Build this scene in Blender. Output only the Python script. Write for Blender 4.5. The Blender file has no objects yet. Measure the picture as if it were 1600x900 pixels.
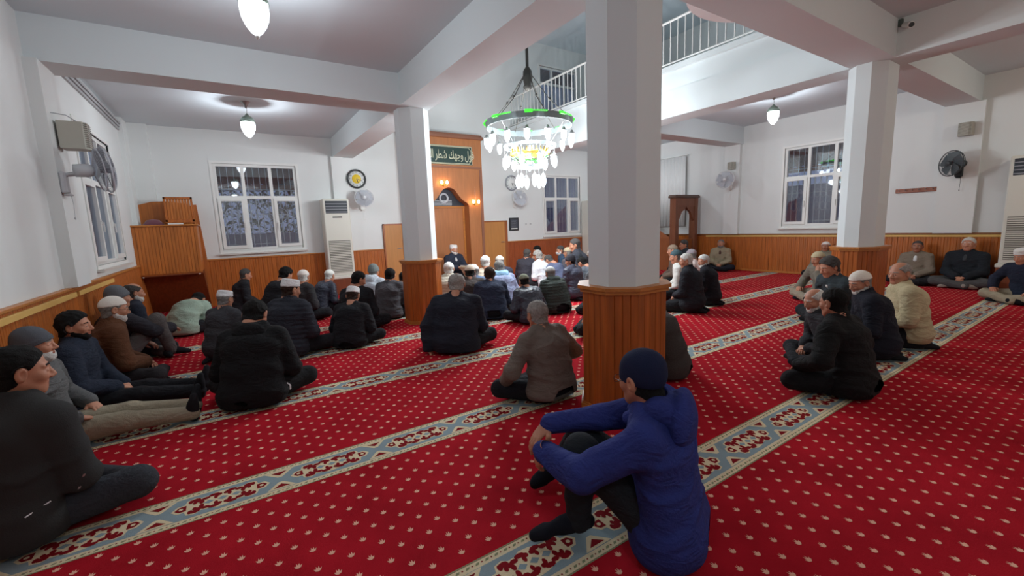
import bpy, math, random
import numpy as np
from mathutils import Vector, Matrix
PI = math.pi
SC = bpy.context.scene
COL = SC.collection
random.seed(5)
# ------------------------------------------------------------------ camera
def _cam():
    yaw, pitch, roll, f = 0.5752032608817392, 0.14398813196141913, -0.037963365417347475, 669.953
    fw = Vector((math.sin(yaw) * math.cos(pitch), math.cos(yaw) * math.cos(pitch), -math.sin(pitch)))
    r = Vector((math.cos(yaw), -math.sin(yaw), 0)); u = r.cross(fw)
    r2 = math.cos(roll) * r + math.sin(roll) * u; u2 = -math.sin(roll) * r + math.cos(roll) * u
    cd = bpy.data.cameras.new('camera'); cd.sensor_width = 36.0; cd.lens = f / 1600 * 36.0
    cd.clip_start = 0.05; cd.clip_end = 200
    co = bpy.data.objects.new('camera', cd); COL.objects.link(co)
    m = Matrix((r2, u2, -fw)).transposed().to_4x4(); m.translation = Vector((0, 0, 1.4))
    co.matrix_world = m; SC.camera = co
_cam()
# ------------------------------------------------------------------ world, exposure
W = bpy.data.worlds.new('dusk'); SC.world = W; W.use_nodes = True
_bg = W.node_tree.nodes['Background']; _bg.inputs[0].default_value = (0.42, 0.50, 0.80, 1); _bg.inputs[1].default_value = 0.4
SC.view_settings.view_transform = 'Standard'; SC.view_settings.look = 'None'
SC.view_settings.gamma = 1.0; SC.view_settings.use_curve_mapping = False
SC.view_settings.exposure = 0.12
SC.cycles.max_bounces = 7; SC.cycles.diffuse_bounces = 4; SC.cycles.glossy_bounces = 3
SC.cycles.transmission_bounces = 4; SC.cycles.transparent_max_bounces = 8
SC.cycles.sample_clamp_indirect = 4.0; SC.cycles.use_denoising = True
P_PENDANT = 58.0      # watts of the bulb inside each pendant
P_CHAND = 95.0        # watts of each of ten chandelier bulbs
# ------------------------------------------------------------------ materials
def lin(c):
    return tuple((v / 255 / 12.92) if v / 255 <= .04045 else ((v / 255 + .055) / 1.055) ** 2.4 for v in c)
MATS = {}
def mat(name, col, rough=.6, metal=0., bump=0., bscale=60., var=0., vscale=4., stretch=(1, 1, 1), sheen=0., spec=.5, bstretch=None, wr=0.):
    if name in MATS: return MATS[name]
    m = bpy.data.materials.new(name); m.use_nodes = True; nt = m.node_tree; N = nt.nodes; L = nt.links
    b = N['Principled BSDF']; c = lin(col)
    b.inputs['Base Color'].default_value = (*c, 1); b.inputs['Roughness'].default_value = rough
    b.inputs['Metallic'].default_value = metal
    b.inputs['Specular IOR Level'].default_value = spec
    if sheen: b.inputs['Sheen Weight'].default_value = sheen
    if var or bump:
        tc = N.new('ShaderNodeTexCoord')
    if var:
        mp = N.new('ShaderNodeMapping'); mp.inputs['Scale'].default_value = stretch; L.new(tc.outputs['Object'], mp.inputs[0])
        nz = N.new('ShaderNodeTexNoise'); nz.inputs['Scale'].default_value = vscale; nz.inputs['Detail'].default_value = 5; L.new(mp.outputs[0], nz.inputs[0])
        cr = N.new('ShaderNodeValToRGB'); L.new(nz.outputs[0], cr.inputs[0])
        cr.color_ramp.elements[0].position = .3; cr.color_ramp.elements[1].position = .7
        cr.color_ramp.elements[0].color = (*[v * (1 - var) for v in c], 1); cr.color_ramp.elements[1].color = (*[min(1, v * (1 + var)) for v in c], 1)
        L.new(cr.outputs[0], b.inputs['Base Color'])
    if bump:
        n2 = N.new('ShaderNodeTexNoise'); n2.inputs['Scale'].default_value = bscale; n2.inputs['Detail'].default_value = 3
        if bstretch:
            mp2 = N.new('ShaderNodeMapping'); mp2.inputs['Scale'].default_value = bstretch; L.new(tc.outputs['Object'], mp2.inputs[0]); L.new(mp2.outputs[0], n2.inputs[0])
        else: L.new(tc.outputs['Object'], n2.inputs[0])
        bp = N.new('ShaderNodeBump'); bp.inputs['Strength'].default_value = bump; bp.inputs['Distance'].default_value = .01
        L.new(n2.outputs[0], bp.inputs['Height']); L.new(bp.outputs[0], b.inputs['Normal'])
        if wr:
            n3 = N.new('ShaderNodeTexNoise'); n3.inputs['Scale'].default_value = 9; n3.inputs['Detail'].default_value = 2.5; n3.inputs['Distortion'].default_value = 1.6
            mp3 = N.new('ShaderNodeMapping'); mp3.inputs['Scale'].default_value = (.8, .8, 1.7); L.new(tc.outputs['Object'], mp3.inputs[0]); L.new(mp3.outputs[0], n3.inputs[0])
            b3 = N.new('ShaderNodeBump'); b3.inputs['Strength'].default_value = wr; b3.inputs['Distance'].default_value = .05
            L.new(n3.outputs[0], b3.inputs['Height']); L.new(b3.outputs[0], bp.inputs['Normal'])
    MATS[name] = m; return m
def emis(name, col, s):
    if name in MATS: return MATS[name]
    m = bpy.data.materials.new(name); m.use_nodes = True; N = m.node_tree.nodes
    b = N['Principled BSDF']; b.inputs['Base Color'].default_value = (*lin(col), 1)
    b.inputs['Emission Color'].default_value = (*lin(col), 1); b.inputs['Emission Strength'].default_value = s
    MATS[name] = m; return m
def glassmat(name, col=(235, 240, 245), rough=.02, clear=.85):
    if name in MATS: return MATS[name]
    m = bpy.data.materials.new(name); m.use_nodes = True; nt = m.node_tree; N = nt.nodes; L = nt.links
    N.remove(N['Principled BSDF']); out = N['Material Output']
    t = N.new('ShaderNodeBsdfTransparent'); t.inputs[0].default_value = (*lin(col), 1)
    g = N.new('ShaderNodeBsdfGlossy'); g.inputs['Roughness'].default_value = rough; g.inputs[0].default_value = (1, 1, 1, 1)
    mx = N.new('ShaderNodeMixShader'); mx.inputs[0].default_value = 1 - clear
    L.new(t.outputs[0], mx.inputs[1]); L.new(g.outputs[0], mx.inputs[2]); L.new(mx.outputs[0], out.inputs[0])
    MATS[name] = m; return m
def wood(name, col, var=.22, rough=.42, sc=6.0, axis='z'):
    st = {'z': (5, 5, .35), 'x': (.35, 5, 5), 'y': (5, .35, 5)}[axis]
    return mat(name, col, rough, var=var, vscale=sc, stretch=st, bump=.06, bscale=40, bstretch=st)
M_WALL = mat('white_wall_paint', (226, 228, 226), .85, bump=.08, bscale=14, spec=.2)
M_CEIL = mat('white_ceiling_paint', (214, 222, 226), .9, spec=.15)
M_COLM = mat('white_column_paint', (222, 229, 230), .8, spec=.2)
M_OAK = wood('varnished_pine_panelling', (176, 96, 34), .25)
M_OAKC = wood('varnished_column_panelling', (168, 88, 32), .28)
M_DARKW = wood('red_brown_wood', (118, 56, 26), .2)
M_MIH = wood('mihrab_veneer', (176, 112, 66), .1, .5)
M_DOORW = wood('light_brown_veneer', (192, 132, 72), .08, .5)
M_CAP = wood('honey_wood_moulding', (186, 116, 52), .15, .4, axis='x')
M_YEL = mat('cream_yellow_trunking', (222, 178, 100), .5)
M_WPL = mat('white_plastic', (232, 232, 228), .4)
M_GPL = mat('grey_plastic', (150, 152, 158), .45)
M_BPL = mat('black_plastic', (34, 36, 38), .4)
M_BEI = mat('beige_plastic', (176, 172, 160), .5)
M_MET = mat('dark_bronze_metal', (92, 90, 86), .4, .7)
M_SIL = mat('brushed_steel', (170, 172, 172), .35, .8)
M_GOLD = mat('brass_metal', (214, 178, 84), .3, .8)
M_CHROME = mat('chrome', (210, 210, 210), .12, 1.)
M_GRN = emis('green_neon', (70, 235, 60), 1.0)
M_GRNM = mat('green_enamel', (60, 150, 70), .4)
def litglass(name, col, s):
    """frosted lamp glass: glows itself and lets the bulb inside shine through"""
    m = bpy.data.materials.new(name); m.use_nodes = True; nt = m.node_tree; N = nt.nodes; L = nt.links; N.remove(N['Principled BSDF'])
    t = N.new('ShaderNodeBsdfTransparent'); e = N.new('ShaderNodeEmission'); e.inputs[0].default_value = (*lin(col), 1); e.inputs[1].default_value = s
    x = N.new('ShaderNodeMixShader'); x.inputs[0].default_value = .5; L.new(t.outputs[0], x.inputs[1]); L.new(e.outputs[0], x.inputs[2]); L.new(x.outputs[0], N['Material Output'].inputs[0])
    MATS[name] = m; return m
def bulb_light(parent, loc, watts, col=(.86, .93, 1.0), r=.03):
    l = bpy.data.lights.new('bulb', 'POINT'); l.energy = watts; l.color = col; l.shadow_soft_size = r
    o = bpy.data.objects.new('bulb', l); COL.objects.link(o); o.parent = parent; o.location = loc; return o
M_BULB = litglass('pendant_glass_lit', (238, 246, 255), 6.0)
M_CBULB = litglass('chandelier_glass_lit', (236, 246, 255), 5.0)
M_WBULB = emis('warm_sconce_glass_lit', (255, 206, 140), 30.0)
M_WPEND = litglass('warm_pendant_glass_lit', (255, 244, 216), 6.0)
M_GLASS = glassmat('window_glass')
M_CGLASS = glassmat('clear_shade_glass', (245, 248, 250), .05, .8)
# ------------------------------------------------------------------ object helpers
def tag(o, label=None, cat=None, group=None, kind=None):
    if label: o['label'] = label
    if cat: o['category'] = cat
    if group: o['group'] = group
    if kind: o['kind'] = kind
    return o
def empty(name, loc=(0, 0, 0), rz=0., label=None, cat=None, group=None):
    o = bpy.data.objects.new(name, None); COL.objects.link(o); o.location = loc; o.rotation_euler = (0, 0, rz)
    o.empty_display_size = .1
    return tag(o, label, cat, group)
def copy_tree(o, parent=None):
    c = o.copy(); COL.objects.link(c)
    if parent is not None: c.parent = parent
    for ch in [x for x in COL.objects if x.parent == o]: copy_tree(ch, c)
    return c
def mesh_obj(name, V, F, mats, parent=None, smooth=False, midx=None, loc=None):
    me = bpy.data.meshes.new(name)
    if isinstance(V, np.ndarray):
        n = len(V); me.vertices.add(n); me.vertices.foreach_set('co', V.astype(np.float32).ravel())
        F = np.asarray(F, dtype=np.int32); k = F.shape[1]
        me.loops.add(F.size); me.loops.foreach_set('vertex_index', F.ravel())
        me.polygons.add(len(F)); me.polygons.foreach_set('loop_start', np.arange(0, F.size, k, dtype=np.int32))
        me.polygons.foreach_set('loop_total', np.full(len(F), k, dtype=np.int32))
        me.update(calc_edges=True)
    else:
        me.from_pydata(V, [], F)
    for m in (mats if isinstance(mats, (list, tuple)) else [mats]): me.materials.append(m)
    if midx is not None: me.polygons.foreach_set('material_index', np.asarray(midx, dtype=np.int32))
    if smooth: me.polygons.foreach_set('use_smooth', np.ones(len(me.polygons), dtype=bool))
    me.update()
    o = bpy.data.objects.new(name, me); COL.objects.link(o)
    if parent is not None: o.parent = parent
    if loc is not None: o.location = loc
    return o
class MB:
    def __init__(s): s.v = []; s.f = []; s.m = []; s.sm = []
    def add(s, v, f, m=0, smooth=False):
        b = len(s.v); s.v += [tuple(p) for p in v]; s.f += [tuple(i + b for i in q) for q in f]
        s.m += [m] * len(f); s.sm += [smooth] * len(f); return s
    def box(s, a, b, m=0, bev=0.):
        x0, y0, z0 = [min(p, q) for p, q in zip(a, b)]; x1, y1, z1 = [max(p, q) for p, q in zip(a, b)]
        if bev > 0:
            d = min(bev, (x1 - x0) / 2.2, (y1 - y0) / 2.2, (z1 - z0) / 2.2)
            V = []
            for sx in (0, 1):
                for sy in (0, 1):
                    for sz in (0, 1):
                        X = (x0, x1)[sx]; Y = (y0, y1)[sy]; Z = (z0, z1)[sz]
                        ix = X + d * (1 - 2 * sx); iy = Y + d * (1 - 2 * sy); iz = Z + d * (1 - 2 * sz)
                        V += [(X, iy, iz), (ix, Y, iz), (ix, iy, Z)]
            def I(sx, sy, sz, k): return (sx * 4 + sy * 2 + sz) * 3 + k
            F = [(I(0,0,0,0),I(0,0,1,0),I(0,1,1,0),I(0,1,0,0)),(I(1,0,0,0),I(1,1,0,0),I(1,1,1,0),I(1,0,1,0)),
                 (I(0,0,0,1),I(1,0,0,1),I(1,0,1,1),I(0,0,1,1)),(I(0,1,0,1),I(0,1,1,1),I(1,1,1,1),I(1,1,0,1)),
                 (I(0,0,0,2),I(0,1,0,2),I(1,1,0,2),I(1,0,0,2)),(I(0,0,1,2),I(1,0,1,2),I(1,1,1,2),I(0,1,1,2))]
            for sx in (0, 1):
                for sy in (0, 1):
                    q = (I(sx,sy,0,0),I(sx,sy,1,0),I(sx,sy,1,1),I(sx,sy,0,1)); F.append(q if sx != sy else q[::-1])
            for sx in (0, 1):
                for sz in (0, 1):
                    q = (I(sx,0,sz,0),I(sx,1,sz,0),I(sx,1,sz,2),I(sx,0,sz,2)); F.append(q if sx == sz else q[::-1])
            for sy in (0, 1):
                for sz in (0, 1):
                    q = (I(0,sy,sz,1),I(1,sy,sz,1),I(1,sy,sz,2),I(0,sy,sz,2)); F.append(q if sy != sz else q[::-1])
            for sx in (0, 1):
                for sy in (0, 1):
                    for sz in (0, 1):
                        q = (I(sx,sy,sz,0),I(sx,sy,sz,1),I(sx,sy,sz,2)); F.append(q if (sx + sy + sz) % 2 else q[::-1])
            return s.add(V, F, m)
        V = [(x, y, z) for x in (x0, x1) for y in (y0, y1) for z in (z0, z1)]
        F = [(0, 1, 3, 2), (4, 6, 7, 5), (0, 4, 5, 1), (2, 3, 7, 6), (0, 2, 6, 4), (1, 5, 7, 3)]
        return s.add(V, F, m)
    def tube(s, a, b, r, r2=None, n=12, m=0, cap=True):
        a = Vector(a); b = Vector(b); r2 = r if r2 is None else r2; d = (b - a).normalized()
        u = d.orthogonal().normalized(); w = d.cross(u); V = []
        for p, rr in ((a, r), (b, r2)):
            for i in range(n):
                t = 2 * PI * i / n; V.append(p + rr * (math.cos(t) * u + math.sin(t) * w))
        F = [(i, (i + 1) % n, n + (i + 1) % n, n + i) for i in range(n)]; s.add(V, F, m, True)
        if cap: s.add(V, [tuple(range(n))[::-1], tuple(range(n, 2 * n))], m)
        return s
    def path(s, pts, r, n=8, m=0, closed=False):
        P = [Vector(p) for p in pts]; k = len(P); V = []
        for i, p in enumerate(P):
            d = (P[(i + 1) % k] - P[i - 1]) if closed else (P[min(i + 1, k - 1)] - P[max(i - 1, 0)])
            d.normalize(); u = d.cross(Vector((0, 0, 1)))
            u = (Vector((1, 0, 0)).cross(d) if u.length < .05 else u).normalized(); w = d.cross(u)
            for j in range(n):
                t = 2 * PI * j / n; V.append(p + r * (math.cos(t) * u + math.sin(t) * w))
        F = []
        for i in range(k if closed else k - 1):
            i2 = (i + 1) % k
            for j in range(n): F.append((i * n + j, i * n + (j + 1) % n, i2 * n + (j + 1) % n, i2 * n + j))
        s.add(V, F, m, True)
        if not closed: s.add(V, [tuple(range(n)), tuple(range((k - 1) * n, k * n))[::-1]], m)
        return s
    def lathe(s, prof, c=(0, 0, 0), n=24, m=0, axis='z', smooth=True):
        V = []
        for r, h in prof:
            for i in range(n):
                t = 2 * PI * i / n; x, y = r * math.cos(t), r * math.sin(t)
                p = {'z': (x, y, h), 'y': (x, h, y), 'x': (h, x, y)}[axis]
                V.append((c[0] + p[0], c[1] + p[1], c[2] + p[2]))
        F = [(j * n + i, j * n + (i + 1) % n, (j + 1) * n + (i + 1) % n, (j + 1) * n + i) for j in range(len(prof) - 1) for i in range(n)]
        s.add(V, F, m, smooth)
        if prof[0] == prof[-1]: return s
        if prof[0][0] > 1e-4: s.add(V, [tuple(range(n))[::-1]], m)
        if prof[-1][0] > 1e-4: s.add(V, [tuple(range((len(prof) - 1) * n, len(prof) * n))], m)
        return s
    def torus(s, c, R, r, axis='z', n=40, k=8, m=0):
        V = []
        for i in range(n):
            t = 2 * PI * i / n
            for j in range(k):
                q = 2 * PI * j / k; x = (R + r * math.cos(q)) * math.cos(t); y = (R + r * math.cos(q)) * math.sin(t); z = r * math.sin(q)
                p = {'z': (x, y, z), 'y': (x, z, y), 'x': (z, x, y)}[axis]; V.append((c[0] + p[0], c[1] + p[1], c[2] + p[2]))
        F = [(i * k + j, ((i + 1) % n) * k + j, ((i + 1) % n) * k + (j + 1) % k, i * k + (j + 1) % k) for i in range(n) for j in range(k)]
        return s.add(V, F, m, True)
    def prism(s, poly, h0, h1, plane='xy', m=0):
        n = len(poly)
        def P(a, b, h): return {'xy': (a, b, h), 'xz': (a, h, b), 'yz': (h, a, b)}[plane]
        V = [P(a, b, h0) for a, b in poly] + [P(a, b, h1) for a, b in poly]
        return s.add(V, [tuple(range(n))[::-1], tuple(range(n, 2 * n))] + [(i, (i + 1) % n, n + (i + 1) % n, n + i) for i in range(n)], m)
    def xf(s, M):
        s.v = [tuple(M @ Vector(p)) for p in s.v]; return s
    def build(s, name, mats, parent=None, loc=None, fix=True):
        o = mesh_obj(name, s.v, s.f, mats, parent, midx=s.m, loc=loc)
        o.data.polygons.foreach_set('use_smooth', s.sm)
        if fix:
            import bmesh
            bm = bmesh.new(); bm.from_mesh(o.data); bmesh.ops.recalc_face_normals(bm, faces=bm.faces); bm.to_mesh(o.data); bm.free()
        o.data.update(); return o
def struct(o): o['kind'] = 'structure'; return o
# ================================================================== ROOM SHELL
LX, RX, BY, FY = -1.4, 11.3, 10.6, -3.2
ZT = 6.6
def wall_holes(name, axis, pos, thick, u0, u1, z0, z1, holes, m):
    us = sorted({u0, u1, *[h[0] for h in holes], *[h[1] for h in holes]}); zs = sorted({z0, z1, *[h[2] for h in holes], *[h[3] for h in holes]})
    mb = MB(); a, b = sorted((pos, pos + thick))
    for i in range(len(us) - 1):
        for j in range(len(zs) - 1):
            uc, zc = (us[i] + us[i + 1]) / 2, (zs[j] + zs[j + 1]) / 2
            if any(h[0] < uc < h[1] and h[2] < zc < h[3] for h in holes): continue
            if axis == 'y': mb.box((us[i], a, zs[j]), (us[i + 1], b, zs[j + 1]))
            else: mb.box((a, us[i], zs[j]), (b, us[i + 1], zs[j + 1]))
    return struct(mb.build(name, m))
WIN_BL = (-.13, 1.37, 1.10, 2.86); WIN_BR = (8.15, 9.62, 1.08, 2.87); WIN_UP = (8.1, 9.55, 4.55, 6.0)
WIN_L = (7.25, 9.05, 1.10, 2.84); WIN_R = (3.68, 5.24, 1.14, 2.97); WIN_UR = (4.6, 5.7, 4.6, 5.9)
wall_holes('wall_back', 'y', BY, .22, LX - .22, RX + .22, 0, ZT, [WIN_BL, WIN_BR, WIN_UP], M_WALL)
wall_holes('wall_left', 'x', LX, -.22, FY, BY, 0, ZT, [WIN_L], M_WALL)
wall_holes('wall_right', 'x', RX, .22, FY, BY, 0, ZT, [WIN_R, WIN_UR], M_WALL)
wall_holes('wall_front', 'y', FY, -.22, LX - .22, RX + .22, 0, ZT, [], M_WALL)
struct(MB().box((LX - .22, FY - .22, -.2), (RX + .22, BY + .22, -.012)).build('floor', M_CEIL))
struct(MB().box((LX - .22, FY - .22, ZT), (RX + .22, BY + .22, ZT + .2)).build('ceiling', M_CEIL))
# gallery slabs (the lower ceilings)
ZBL, ZCL, ZBR, ZCR, ZG = 3.09, 3.5, 3.25, 3.68, 4.10
struct(MB().box((LX, FY, ZCL), (2.15, BY, 4.1)).build('ceiling', M_CEIL))
struct(MB().box((7.44, FY, ZCR), (RX, BY, ZG)).build('ceiling', M_CEIL))
struct(MB().box((2.15, FY, ZCR), (7.44, 2.05, ZG)).build('ceiling', M_CEIL))
# beams
struct(MB().box((2.15, FY, ZBL), (2.6, BY, 4.1)).build('trim_1', M_COLM))
struct(MB().box((LX, 5.95, ZBL), (2.15, 6.4, ZCL)).build('trim_2', M_COLM))
b = MB(); b.box((7.0, FY, ZBR), (7.44, BY, ZG)); b.box((6.975, 2.5, 3.25), (7.0, BY, 3.72)); b.box((6.93, 2.5, 4.04), (7.0, BY, 4.13))
struct(b.build('trim_3', M_COLM))
struct(MB().box((2.6, 2.05, ZBR), (7.0, 2.5, ZG)).build('trim_4', M_COLM))
struct(MB().box((7.44, 2.05, ZBR), (RX, 2.5, ZCR)).build('trim_5', M_COLM))
struct(MB().box((7.44, 6.25, ZBR), (RX, 6.7, ZCR)).build('trim_6', M_COLM))
# semicircular muezzin balcony bulging into the nave
arc = [(3.78, 2.5)] + [(4.65 + .88 * math.cos(t), 2.22 + .88 * math.sin(t)) for t in np.linspace(PI - .33, .33, 24)] + [(5.52, 2.5)]
struct(MB().prism(arc, 3.60, 3.80).build('trim_7', mat('balcony_plaster_red_bounce', (226, 216, 214), .85)))  # white plaster; red bounce from the carpet is put into its pinkish colour
# wall pilasters
def pil(n, a, b): struct(MB().box(a, b).build(n, M_WALL))
pil('trim_8', (LX, 5.88, .96), (LX + .1, 6.36, ZBL)); pil('trim_9', (LX, 10.1, .96), (LX + .07, BY, ZCL))
pil('trim_10', (2.1, BY - .08, .96), (2.36, BY, ZBL)); pil('trim_11', (RX - .1, 6.28, .96), (RX, 6.68, ZBR)); pil('trim_12', (RX - .1, 1.98, .96), (RX, 2.5, ZBR))
pil('trim_13', (LX, 10.5, .96), (LX + .35, BY, ZCL))
# cornice duct high on left wall
d = MB()
for k in range(3): d.box((LX, 6.4, 3.38 - .05 * k), (LX + .05 - .012 * k, 10.1, 3.42 - .05 * k))
struct(d.build('trim_14', M_GPL if False else mat('grey_cable_duct', (176, 176, 178), .6)))

# ---- panelling
def panelling(name, axis, pos, d, u0, u1, z0=0.0, z1=.93, pitch=.085, m=M_OAK, parent=None, t=.03):
    """tongue and groove boards; axis 'x': wall plane at x=pos facing direction d"""
    mb = MB(); n = max(1, int(round((u1 - u0) / pitch))); w = (u1 - u0) / n; g = .006
    P = []
    for i in range(n):
        a = u0 + i * w; P += [(a, t - .007), (a + g, t), (a + w / 2 - g / 2, t), (a + w / 2, t - .003), (a + w / 2 + g / 2, t), (a + w - g, t)]
    P.append((u1, t - .007))
    V = []
    for u, h in P:
        for z in (z0, z1):
            V.append((pos + d * h, u, z) if axis == 'x' else (u, pos + d * h, z))
    F = [(2 * i, 2 * i + 2, 2 * i + 3, 2 * i + 1) for i in range(len(P) - 1)]
    mb.add(V, F)
    e = .0
    if axis == 'x': mb.box((pos, u0, z0), (pos + d * (t - .012), u1, z1))
    else: mb.box((u0, pos, z0), (u1, pos + d * (t - .012), z1))
    return mb.build(name, m, parent)
def cap(name, a, b, m=M_CAP, parent=None, bev=.006):
    return MB().box(a, b, bev=bev).build(name, m, parent)
ZW = .96
o = struct(panelling('baseboard_left', 'x', LX, 1, FY, BY)); o2 = cap('cap_moulding', (LX, FY, .93), (LX + .055, BY, ZW), parent=o)
tr = cap('trunking', (LX + .03, 1.2, .855), (LX + .055, 6.0, .905), M_YEL, o, .003); cap('trunking', (LX + .03, 6.1, .855), (LX + .055, 7.7, .905), M_YEL, o, .003)
o = struct(panelling('baseboard_back', 'y', BY, -1, LX, 3.16)); cap('cap_moulding', (LX, BY - .05, .93), (3.16, BY, ZW), parent=o)
o = struct(panelling('baseboard_back', 'y', BY, -1, 6.76, RX, m=wood('red_pine_panelling', (160, 82, 44), .18))); cap('cap_moulding', (6.76, BY - .05, .93), (RX, BY, ZW), parent=o)
o = struct(panelling('baseboard_right', 'x', RX, -1, FY, BY)); cap('cap_moulding', (RX - .055, FY, .935), (RX, BY, .965), m=mat('dark_wood_cap', (140, 88, 48), .5), parent=o)
cap('trunking', (RX - .05, FY, .885), (RX - .03, 7.2, .93), M_YEL, o, .003)
cap('skirting', (RX - .045, FY, 0), (RX - .03, BY, .05), m=M_CAP, parent=o)
# ---- carpet: one mesh with woven pattern
def carpet():
    red = mat('red_carpet_pile', (170, 27, 40), .95, bump=.4, bscale=260, var=.16, vscale=3, spec=.04)
    cream = mat('cream_carpet_pile', (226, 208, 172), .95, bump=.4, bscale=260, spec=.1)
    pink = mat('pale_motif_pile', (232, 176, 152), .95, spec=.1)
    blue = mat('grey_blue_carpet_pile', (140, 157, 163), .95, bump=.4, bscale=260, spec=.1)
    dred = mat('dark_red_motif_pile', (128, 20, 28), .95, spec=.1)
    green = mat('sage_motif_pile', (138, 140, 108), .95, spec=.1)
    mb = MB(); x0, x1, y0, y1 = LX + .03, RX - .03, FY, BY - .03
    mb.box((x0, y0, -.012), (x1, y1, 0), 0)
    def poly(pts, z, m): mb.add([(a, b, z) for a, b in pts], [tuple(range(len(pts)))], m)
    def disc(cx, cy, r, z, m, n=10, ry=None): poly([(cx + r * math.cos(2 * PI * i / n), cy + (ry or r) * math.sin(2 * PI * i / n)) for i in range(n)], z, m)
    ys = [1.335 + 1.345 * k for k in range(-2, 7)]
    H = .14
    cols = []
    for c in ys:
        poly([(x0, c - H), (x1, c - H), (x1, c + H), (x0, c + H)], .0006, 1)
        for s in (-1, 1):
            poly([(x0, c + s * .148), (x1, c + s * .148), (x1, c + s * .141), (x0, c + s * .141)][::s], .0012, 5)
            a, b2 = sorted((c + s * .112, c + s * .105))
            n = int((x1 - x0) / .0462)
            for i in range(n):
                u = x0 + i * .0462
                v = c + s * .124
                poly([(u, v - .006), (u + .016, v - .006), (u + .024, v + .006), (u + .008, v + .006)], .0012, 5)
                poly([(u + .030, v - .003), (u + .037, v - .003), (u + .037, v + .004), (u + .030, v + .004)], .0012, 4)
        poly([(x0, c - .103), (x1, c - .103), (x1, c + .103), (x0, c + .103)], .0012, 3)
        T = .555; k0 = int((x0 - .65) / T) - 1; k1 = int((x1 - .65) / T) + 1
        for k in range(k0, k1 + 1):
            X = .65 + T * k
            if X < x0 + .3 or X > x1 - .33: continue
            # crossing: two triangles above and below with cream outlines
            for s in (-1, 1):
                q = [(X - .075, c + s * .1), (X + .075, c + s * .1), (X + .012, c + s * .028), (X - .012, c + s * .028)]
                poly(q if s < 0 else q[::-1], .0018, 1)
                q = [(X - .042, c + s * .088), (X + .042, c + s * .088), (X, c + s * .05)]
                poly(q if s < 0 else q[::-1], .0024, 4)
            # cartouche centred half a period on
            M = X + T / 2
            if M > x1 - .3: continue
            out = [(-.225, 0), (-.2, .034), (-.168, .036), (-.158, .07), (-.12, .08), (-.095, .062), (-.06, .066), (-.03, .082), (.02, .078), (.06, .066), (.095, .062), (.12, .08), (.158, .07), (.168, .036), (.2, .034), (.225, 0)]
            poly([(M + a, c + b) for a, b in out][::-1] + [(M + a, c - b) for a, b in out[1:-1]], .0018, 1)
            for s in (-1, 1):
                q = [(M + s * .21, c), (M + s * .192, c + .024), (M + s * .16, c + .026), (M + s * .16, c - .026), (M + s * .192, c - .024)]
                poly(q if s > 0 else q[::-1], .0024, 4)
                disc(M + s * .183, c, .011, .003, 1, 6)
                for t in (-1, 1):
                    for bi, (dx, dy, r, ry) in enumerate(((.122, .056, .024, .016), (.142, .050, .012, .018), (.108, .040, .016, .016), (.094, .020, .012, .020), (.076, .045, .020, .013), (.040, .058, .026, .014), (.018, .046, .016, .014), (.124, .028, .010, .014), (.031, .030, .010, .018))):
                        disc(M + s * dx, c + t * dy, r, .0024 + .00006 * bi, 4, 9, ry)
            for dx in (-.062, 0, .062):
                poly([(M + dx - .025, c), (M + dx, c - .019), (M + dx + .025, c), (M + dx, c + .019)], .0024, 3)
    # scattered tulips on a staggered lattice
    sx, sy = .1345, .1345
    for r in range(int((y1 - y0) / (sy / 2))):
        y = -3.15 + r * .0673
        if any(abs(y - c) < .163 for c in ys): continue
        if y < -2.4: continue
        for i in range(int((x1 - x0) / sx)):
            x = x0 + .05 + i * sx + (sx / 2 if r % 2 else 0)
            if x > x1 - .02: continue
            q = [(-.013, .004), (-.009, -.009), (0, -.014), (.009, -.009), (.013, .004), (.006, .0), (.0045, .015), (0, .003), (-.0045, .015), (-.006, .0)]
            mb.add([(x + a * 1.22, y + b * 1.15, .0008) for a, b in q], [(0, 1, 9), (1, 2, 3, 5, 7, 9), (3, 4, 5), (5, 6, 7), (7, 8, 9)], 2)
    o = mb.build('carpet', [red, cream, pink, blue, dred, green], fix=False)
    return tag(o, 'red wall-to-wall prayer carpet with pale tulips and grey-blue patterned row bands', 'carpet')
carpet()
# ---- columns
def column(name, x0, x1, y0, y1, ztop, label):
    e = empty(name, ((x0 + x1) / 2, (y0 + y1) / 2, 0), 0, label, 'column'); w, h = (x1 - x0) / 2, (y1 - y0) / 2
    def octo(gr, ch): return [(-w - gr + ch, -h - gr), (w + gr - ch, -h - gr), (w + gr, -h - gr + ch), (w + gr, h + gr - ch), (w + gr - ch, h + gr), (-w - gr + ch, h + gr), (-w - gr, h + gr - ch), (-w - gr, -h - gr + ch)]
    MB().prism(octo(0, .13), .93, ztop).build('shaft', M_COLM, e)
    P = octo(.045, .155); mb = MB()
    for i in range(8):
        a = Vector(P[i]); b = Vector(P[(i + 1) % 8]); d = b - a; nrm = Vector((d.y, -d.x)).normalized(); n = max(2, int(round(d.length / .055)))
        pts = []
        for k in range(n):
            for f_, hh in ((0, 0), (.08, .006), (.92, .006)): pts.append(a + d * ((k + f_) / n) + nrm * (hh - .006))
        pts.append(b - nrm * .006)
        V = [(p.x, p.y, z) for p in pts for z in (.04, .92)]
        mb.add(V, [(2 * j, 2 * j + 2, 2 * j + 3, 2 * j + 1) for j in range(len(pts) - 1)])
    mb.prism(octo(.03, .145), 0, .93); mb.build('panelling', M_OAKC, e, fix=False)
    m2 = MB(); m2.prism(octo(.075, .165), .925, .95); m2.prism(octo(.06, .16), .9, .925); m2.build('cap_moulding', M_CAP, e)
    m2 = MB(); m2.prism(octo(.062, .16), 0, .035); m2.prism(octo(.055, .158), .035, .05); m2.build('skirting', M_CAP, e)
    return e
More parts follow.
